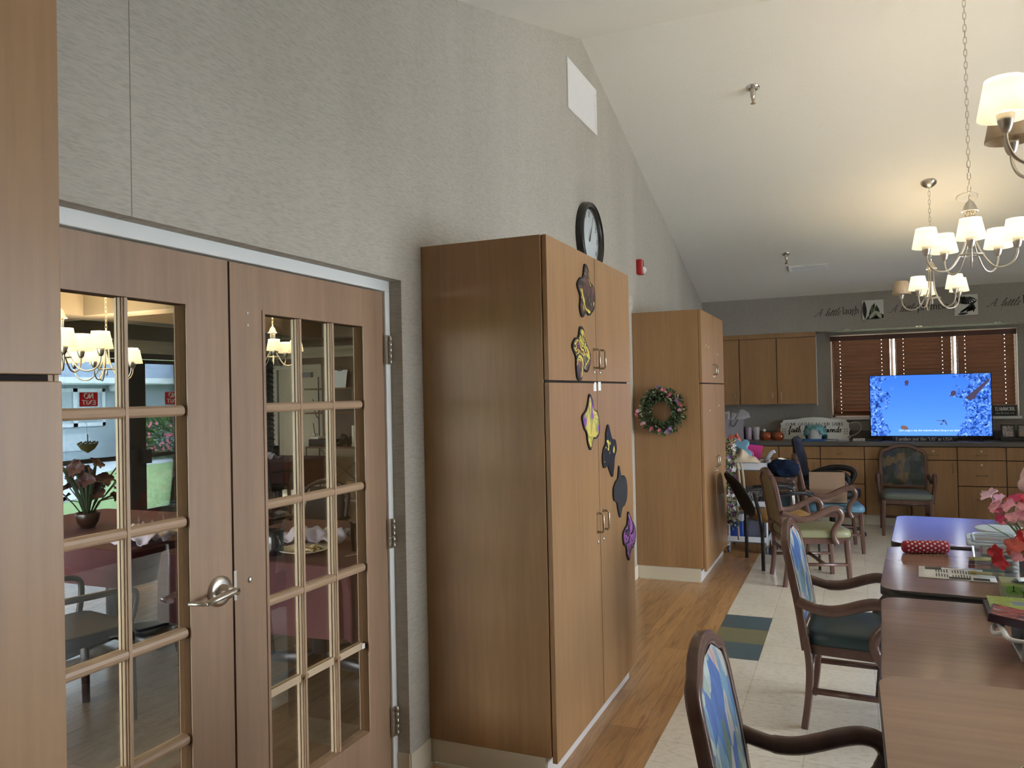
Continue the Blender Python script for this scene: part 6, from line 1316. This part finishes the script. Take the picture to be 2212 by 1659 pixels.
# dark flowers
df = thing('dark_flowers', 'bowl of dark red flowers on the dining table', 'flowers', (-4.55, 3.60, .765)); rnd = random.Random(21); m_dr = mat('petal_dark_red', (.035, .004, .006), .6)
g = MB().push(T(-4.55, 3.60, .765)); g.lathe([(0, .002), (.04, 0), (.065, .04), (.075, .09), (.07, .10), (.065, .095), (.05, .04), (0, .03)], 22); g.build('bowl', mat('bowl_amber', (.03, .012, .006), .3), df)
fvs = fv; fv = df
for k in range(24):
    a = rnd.uniform(0, 2 * PI); r_ = rnd.uniform(.03, .27); z = .765 + rnd.uniform(.16, .42); x, y = -4.55 + r_ * math.cos(a), 3.60 + r_ * math.sin(a)
    petalflower(x, y, z, (math.cos(a) + .2, math.sin(a) - .5, .8), .06, m_dr, 5, .4)
    MB().tube([(-4.55, 3.60, .80), (-4.55 + r_ * .4 * math.cos(a), 3.60 + r_ * .4 * math.sin(a), .93), (x, y, z)], .004, 5).build('stem', mat('stem_dark', (.02, .03, .012), .6), df)
for k in range(6):
    a = rnd.uniform(0, 6.28); P = crom([(-4.55, 3.6, .82), (-4.55 + .12 * math.cos(a), 3.6 + .12 * math.sin(a), 1.05), (-4.55 + .22 * math.cos(a), 3.6 + .22 * math.sin(a), 1.18)], 6); MB().tube(P, [.003 + .012 * math.sin(PI * i / len(P)) for i in range(len(P))], 5, sy=.2).build('leaf_blade', mat('blade_dark', (.02, .035, .015), .5), df)
fv = fvs
# dining chairs: curved arm chairs with dark seats
m_dseat = mat('black_vinyl', (.008, .008, .009), .6, spec=.2)
m_dwood = mat('dark_chair_wood', (.016, .008, .006), .4, spec=.3)
def dchair(lb, x, y, rz):
    t_ = thing('dining_chair', lb, 'chair', (x, y, 0), rz, 'dark dining chairs')
    for a, b in ((.22, .21), (.22, -.21), (-.22, .21), (-.22, -.21)): MB().tube([(a * 1.05, b * 1.05, 0), (a, b, .44)], [.016, .02], 8, square=True).build('leg', m_dwood, t_, W=False)
    MB().rbox(-.25, .25, -.235, .235, .42, .48, .06).build('seat', m_dseat, t_, W=False, bev=.01)
    MB().tube(crom([(-.22, -.21, .44), (-.26, -.21, .7), (-.30, -.19, .86), (-.31, 0, .93), (-.30, .19, .86), (-.26, .21, .7), (-.22, .21, .44)], 5), .017, 8, up=(0, 1, 0)).build('back_frame', m_dwood, t_, W=False)
    g = MB(); g.grid(lambda u, v: (-.235 - .07 * v, (u * 2 - 1) * (.19 - .05 * v * v), .52 + .36 * v), 6, 6); g.build('back_pad', m_dseat, t_, W=False, solid=.03)
    for s in (-1, 1): MB().tube(crom([(-.26, s * .23, .66), (0, s * .26, .66), (.20, s * .26, .65), (.23, s * .25, .58), (.20, s * .23, .45)], 4), .016, 8, up=(0, 1, 0)).build('arm', m_dwood, t_, W=False)
    return t_
dchair('dining chair between the two nearer burgundy tables, on the far side', -3.75, 4.75, -90); dchair('dining chair below the dark rimmed plate', -3.55, 2.66, 80); dchair('dining chair left of the flower table', -4.85, 2.62, 90); dchair('dining chair on the far side of the table behind the door', -2.85, 4.85, -95); dchair('dining chair in front of the far dining table', -6.85, 7.95, 100)
# rack against the back wall
rk = thing('bakers_rack', 'dark metal rack with scroll sides and wooden shelves', 'rack', (-7.05, 9.78, 0)); m_iron = mat('wrought_iron', (.025, .02, .018), .5); m_shelf = mat('rack_shelf_wood', (.14, .075, .035), .5)
for z in (.10, .84, 1.35, 1.71): MB().box(-7.50, -6.55, 9.60, 9.94, z - .012, z + .012).build('shelf', m_shelf, rk)
for x in (-7.49, -6.56):
    for y in (9.61, 9.93): MB().cyl((x, y, 0), (x, y, 1.9 if y > 9.8 else .84), .009, 6).build('post', m_iron, rk)
for z in (1.71, 1.35):
    P = []
    for k in range(26): th = -PI / 2 + k * .33; r_ = .10 * (1 - k / 34); P.append((-7.49 + .0, 9.72 + r_ * math.cos(th) * .9 - .05, z - .13 + r_ * math.sin(th)))
    MB().tube([(-7.485 + .005 * i, 9.93 - .2 * (i / 8) ** .5, z - .45 + .30 * i / 8) for i in range(9)], .007, 6).build('scroll_bracket', m_iron, rk)
    MB().tube([(-7.60 + .055 * (1 - k / 26) * math.cos(k * .42) , 9.62, z - .09 + .065 * (1 - k / 26) * math.sin(k * .42)) for k in range(22)] , .007, 6).build('scroll', m_iron, rk)
MB().tube([(-7.49, 9.93, .14), (-6.56, 9.93, .8)], .005, 5).tube([(-7.49, 9.93, .8), (-6.56, 9.93, .14)], .005, 5).build('cross_brace', m_iron, rk)
MB().push(T(-7.02, 9.80, 1.725, 0, -12)).box(-.12, .12, -.003, .003, 0, .27).build('menu_board', m_wpaper, None) and None
o = C.objects['menu_board']; tag(o, 'white menu card standing on the upper rack shelf', 'menu card')
g = MB().push(T(-7.0, 9.8, 1.985)); g.tube([(.05 * math.cos(k * .5) , 0, .03 * math.sin(k * .5) + .02) for k in range(14)], .006, 6); tag(g.build('ribbon_bow', m_iron), 'dark bow above the white menu card', 'bow')
g = MB(); g.rbox(-7.47, -7.05, 9.63, 9.9, .854, .96, .02); tag(g.build('black_tray', m_black, bev=.004), 'black boxy tray on the middle rack shelf', 'tray')
g = MB(); g.rbox(-7.44, -7.30, 9.65, 9.85, .962, 1.0, .01); tag(g.build('folded_towel', m_plate, bev=.008), 'folded cream towel on the black tray', 'towel')
g = MB(); crumple(g, -6.88, 9.76, .853, .12, .12, .18, 8.2); tag(g.build('dark_cloth', m_black, solid=.004), 'dark bundle on the middle rack shelf', 'cloth')
for i, x in enumerate((-6.72, -6.66, -6.60)): g = MB().push(T(x, 9.72, .853)); g.lathe([(0, 0), (.025, 0), (.025, .30), (.02, .31), (0, .31)], 12); tag(g.build('cup_sleeve', m_plate), 'pale tube of stacked cups, %s on the rack shelf' % ('leftmost', 'middle one', 'rightmost')[i], 'cup stack', 'stacked cups on the rack')
for i, (x, c_) in enumerate(((-7.12, (.36, .27, .12)), (-6.95, (.40, .33, .20)), (-6.75, (.30, .2, .1)))): g = MB(); g.rbox(x - .07, x + .07, 9.64, 9.8, .113, .113 + .24 - .05 * (i % 2), .008); tag(g.build('paper_box', mat('paper_box_%d' % i, c_, .6)), 'tan box on the bottom rack shelf, %s' % ('leftmost', 'tall one in the middle', 'rightmost')[i], 'box', 'tan boxes on the rack')
# chandeliers and a downlight in the dining room
LAMP_W = 8.0
chandelier('dining room chandelier nearer to the door, left edge of the glass', -4.72, 3.55, 40, (), ZC + .18, 'dining room chandeliers', zb=1.86)
chandelier('dining room chandelier in front of the outer door', -5.75, 4.75, 10, (), ZC + .18, 'dining room chandeliers', zb=1.84)
chandelier('dining room chandelier seen through the right door leaf', -5.55, 6.6, 25, (), ZC + .18, 'dining room chandeliers', zb=2.0)
t_ = thing('downlight', 'round recessed downlight in the dining room ceiling', 'downlight', (-5.2, 7.15, ZC - .03)); X_, Y_ = -5.2, 7.15
g = MB().push(T(X_, Y_, ZC + .178)); g.lathe([(.09, 0), (.09, -.006), (.07, -.008), (.07, 0)], 28); g.build('trim_ring', m_white, t_); g = MB().push(T(X_, Y_, ZC + .178)); g.lathe([(.07, -.003), (0, -.003)], 24); g.build('lens', mat('downlight_lens', (1, 1, 1), .5, emis=(1, .9, .75), es=5), t_)

# ------------------------------------------------------------------ courtyard outside
GZ = -.12
g = MB(); g.add([(-60, -40, GZ), (XE - .2, -40, GZ), (XE - .2, 60, GZ), (-60, 60, GZ)], [(0, 1, 2, 3)]); 
g.add([(XE - .2, YE + .2, GZ), (XR + .2, YE + .2, GZ), (XR + .2, 60, GZ), (XE - .2, 60, GZ)], [(0, 1, 2, 3)]); g.add([(XE - .2, -40, GZ), (XR + .2, -40, GZ), (XR + .2, -3.7, GZ), (XE - .2, -3.7, GZ)], [(0, 1, 2, 3)])
pt = MB(); pt.add([(XR + .2, -40, GZ), (60, -40, GZ), (60, 60, GZ), (XR + .2, 60, GZ)], [(0, 1, 2, 3)]); struct('ground', pt, mat('bounce_paving', (.60, .58, .56), .9), 'unseen pale paving added to bounce light through the side windows', 'ground')  # unseen paving, added pale and grey for neutral bounce light indoors
lw = g.build('lawn', mat('lawn_grass', (.22, .31, .12), .95, var=.2, vs=9, bmp=.6, bs_=40)); tag(lw, 'green lawn around the building', 'lawn', kind='structure')
g = MB(); P = crom([(-12.3, 5, 0), (-12.3, 9.2, 0), (-13.4, 10.6, 0), (-15.2, 12.2, 0), (-16.6, 13.6, 0), (-17.4, 15.6, 0), (-17.6, 20, 0)], 6); pp = [(p.x, p.y) for p in P] + [(-19.9, 20), (-19.9, 5)]; g.prism(pp, GZ, GZ + .03); struct('path', g, mat('pale_concrete', (.46, .49, .52), .9, var=.06, vs=3), 'pale concrete path curving along the lawn', 'path')
bd = thing('neighbour_building', 'grey blue single storey building across the lawn', 'building', (-20.0, 16, GZ)); m_bw2 = mat('grey_blue_siding', (.30, .36, .40), .8); m_wt = mat('white_outdoor', (.62, .66, .70), .6)
MB().box(-24, -20, 6, 30, GZ, 2.3).build('wall', m_bw2, bd)
g = MB(); g.add([(-19.3, 5.5, 2.26), (-19.3, 30.5, 2.26), (-25, 30.5, 5.2), (-25, 5.5, 5.2), (-19.3, 5.5, 2.18), (-19.3, 30.5, 2.18), (-25, 30.5, 5.1), (-25, 5.5, 5.1)], [(0, 1, 2, 3), (7, 6, 5, 4), (0, 4, 5, 1), (1, 5, 6, 2), (2, 6, 7, 3), (3, 7, 4, 0)]); g.build('roof', mat('blue_grey_shingle', (.20, .25, .32), .9, var=.18, vs=5), bd)
MB().box(-19.32, -19.2, 5.5, 30.5, 2.13, 2.29).build('gutter', m_wt, bd)
g = MB(); g.box(-20, -19.3, 5.5, 30.5, 2.10, 2.14); g.build('soffit', m_wt, bd)
for (a, b) in ((14.0, 16.42), (22, 24)):
    g = MB()
    for q in ((a, a + .1, .92, 2.0), (b - .1, b, .92, 2.0), (a, b, .92, 1.02), (a, b, 1.9, 2.0), ((a + b) / 2 + .18, (a + b) / 2 + .32, .92, 2.0), (a, b, 1.24, 1.32)): g.box(-20, -19.95, q[0], q[1], q[2], q[3])
    wf = g.build('window', m_wt, bd); MB().box(-19.998, -19.985, a + .1, b - .1, 1.02, 1.9).build('pane', mat('far_pane', (.32, .38, .42), .2), wf)
MB().box(-20, -19.97, 14.3, 15.9, .25, .72).build('wall_panel', mat('pale_panel', (.44, .50, .54), .7), bd)
MB().push(Matrix.Translation((-19.9, 16.62, 2.02)) @ Matrix.Rotation(R(90), 4, 'Y')).lathe([(.12, 0), (.12, .1), (.08, .14), (0, .14)], 18).build('wall_lamp', m_wt, bd)
MB().push(Matrix.Translation((-19.98, 16.95, 1.6)) @ Matrix.Rotation(R(90), 4, 'Y')).lathe([(.09, 0), (.09, .03), (.06, .03), (.06, 0)], 16).build('hose_bib', m_br, bd)
bs = thing('flowering_bush', 'green bush with small pink flowers against the far building', 'bush', (-18.6, 17.4, GZ)); rnd = random.Random(4)
g = MB()
for k in range(2600):
    d = Vector((rnd.gauss(0, 1), rnd.gauss(0, 1), rnd.gauss(0, .8))).normalized(); r_ = rnd.uniform(.75, 1.02); p = Vector((-18.6 + d.x * .8 * r_, 17.75 + d.y * 1.25 * r_, .55 + d.z * .72 * r_)); g.m = rnd.choice((0, 0, 1, 1, 2)); leafquad(g, p, d + Vector((rnd.uniform(-.6, .6), rnd.uniform(-.6, .6), rnd.uniform(-.2, .8))), (rnd.uniform(-1, 1), rnd.uniform(-1, 1), .5), .2, .026)
g.build('foliage', [mat('bush_dark', (.04, .10, .03), .6), mat('bush_mid', (.12, .22, .06), .6), mat('bush_light', (.28, .40, .16), .6)], bs)
g = MB()
for k in range(60):
    d = Vector((abs(rnd.gauss(0, 1)) + .2, -abs(rnd.gauss(0, 1)) + .3, rnd.gauss(0, .8))).normalized(); blossom(g, (-18.6 + d.x * .85, 17.75 + d.y * 1.3, .55 + d.z * .76), d, .05)
g.build('blossoms', m_pink, bs)
MB().cyl((-18.6, 17.75, GZ), (-18.6, 17.75, .4), .05, 8).build('trunk', m_iron, bs)

# ------------------------------------------------------------------ light, camera, view
W_ = bpy.data.worlds.new('World'); bpy.context.scene.world = W_; W_.use_nodes = True; nt = W_.node_tree; bg = nt.nodes['Background']
tc = nt.nodes.new('ShaderNodeTexCoord'); sx = nt.nodes.new('ShaderNodeSeparateXYZ'); L(nt, tc.outputs['Generated'], sx.inputs[0])
L(nt, ramp(nt, sx.outputs['Z'], [(0, (.94, .97, 1.0)), (.35, (.92, .96, 1.0)), (1, (.84, .91, 1.0))]), bg.inputs['Color']); bg.inputs['Strength'].default_value = WORLD_S
def portal(x, y, z, sx_, sy_, rot):
    ld = bpy.data.lights.new('portal', 'AREA'); ld.shape = 'RECTANGLE'; ld.size = sx_; ld.size_y = sy_; ld.cycles.is_portal = True
    o = bpy.data.objects.new('window_portal', ld); C.objects.link(o); o.location = (x, y, z); o.rotation_euler = rot
for a, b in RW: portal(XR + .03, (a + b) / 2, 1.24, 2.2, b - a, (0, R(90), 0))
for a, b, z0, z1 in ((5.9, 8.2, 0, 2.14), (8.9, 9.97, .75, 2.25), (2.2, 5.2, .5, 2.14), (-2.5, 1.5, .5, 2.14)): portal(XE + .0, (a + b) / 2, (z0 + z1) / 2, z1 - z0, b - a, (0, R(-90), 0))
cam = bpy.data.cameras.new('camera'); co = bpy.data.objects.new('camera', cam); C.objects.link(co)
cam.sensor_fit = 'HORIZONTAL'; cam.sensor_width = 36; cam.lens = 36 * 1700 / 2212; cam.clip_start = .05; cam.clip_end = 200
yaw, pit, rol = .404954, .013389, -.021431
fwd = Vector((-math.sin(yaw) * math.cos(pit), math.cos(yaw) * math.cos(pit), math.sin(pit))); rt = fwd.cross(Vector((0, 0, 1))).normalized(); up = rt.cross(fwd)
r2 = rt * math.cos(rol) + up * math.sin(rol); u2 = up * math.cos(rol) - rt * math.sin(rol)
co.matrix_world = Matrix(((r2.x, u2.x, -fwd.x, 0), (r2.y, u2.y, -fwd.y, 0), (r2.z, u2.z, -fwd.z, 1.566), (0, 0, 0, 1)))
sc = bpy.context.scene; sc.camera = co
sc.view_settings.view_transform = 'Standard'; sc.view_settings.look = 'None'; sc.view_settings.gamma = 1; sc.view_settings.use_curve_mapping = False
sc.view_settings.exposure = EXPO
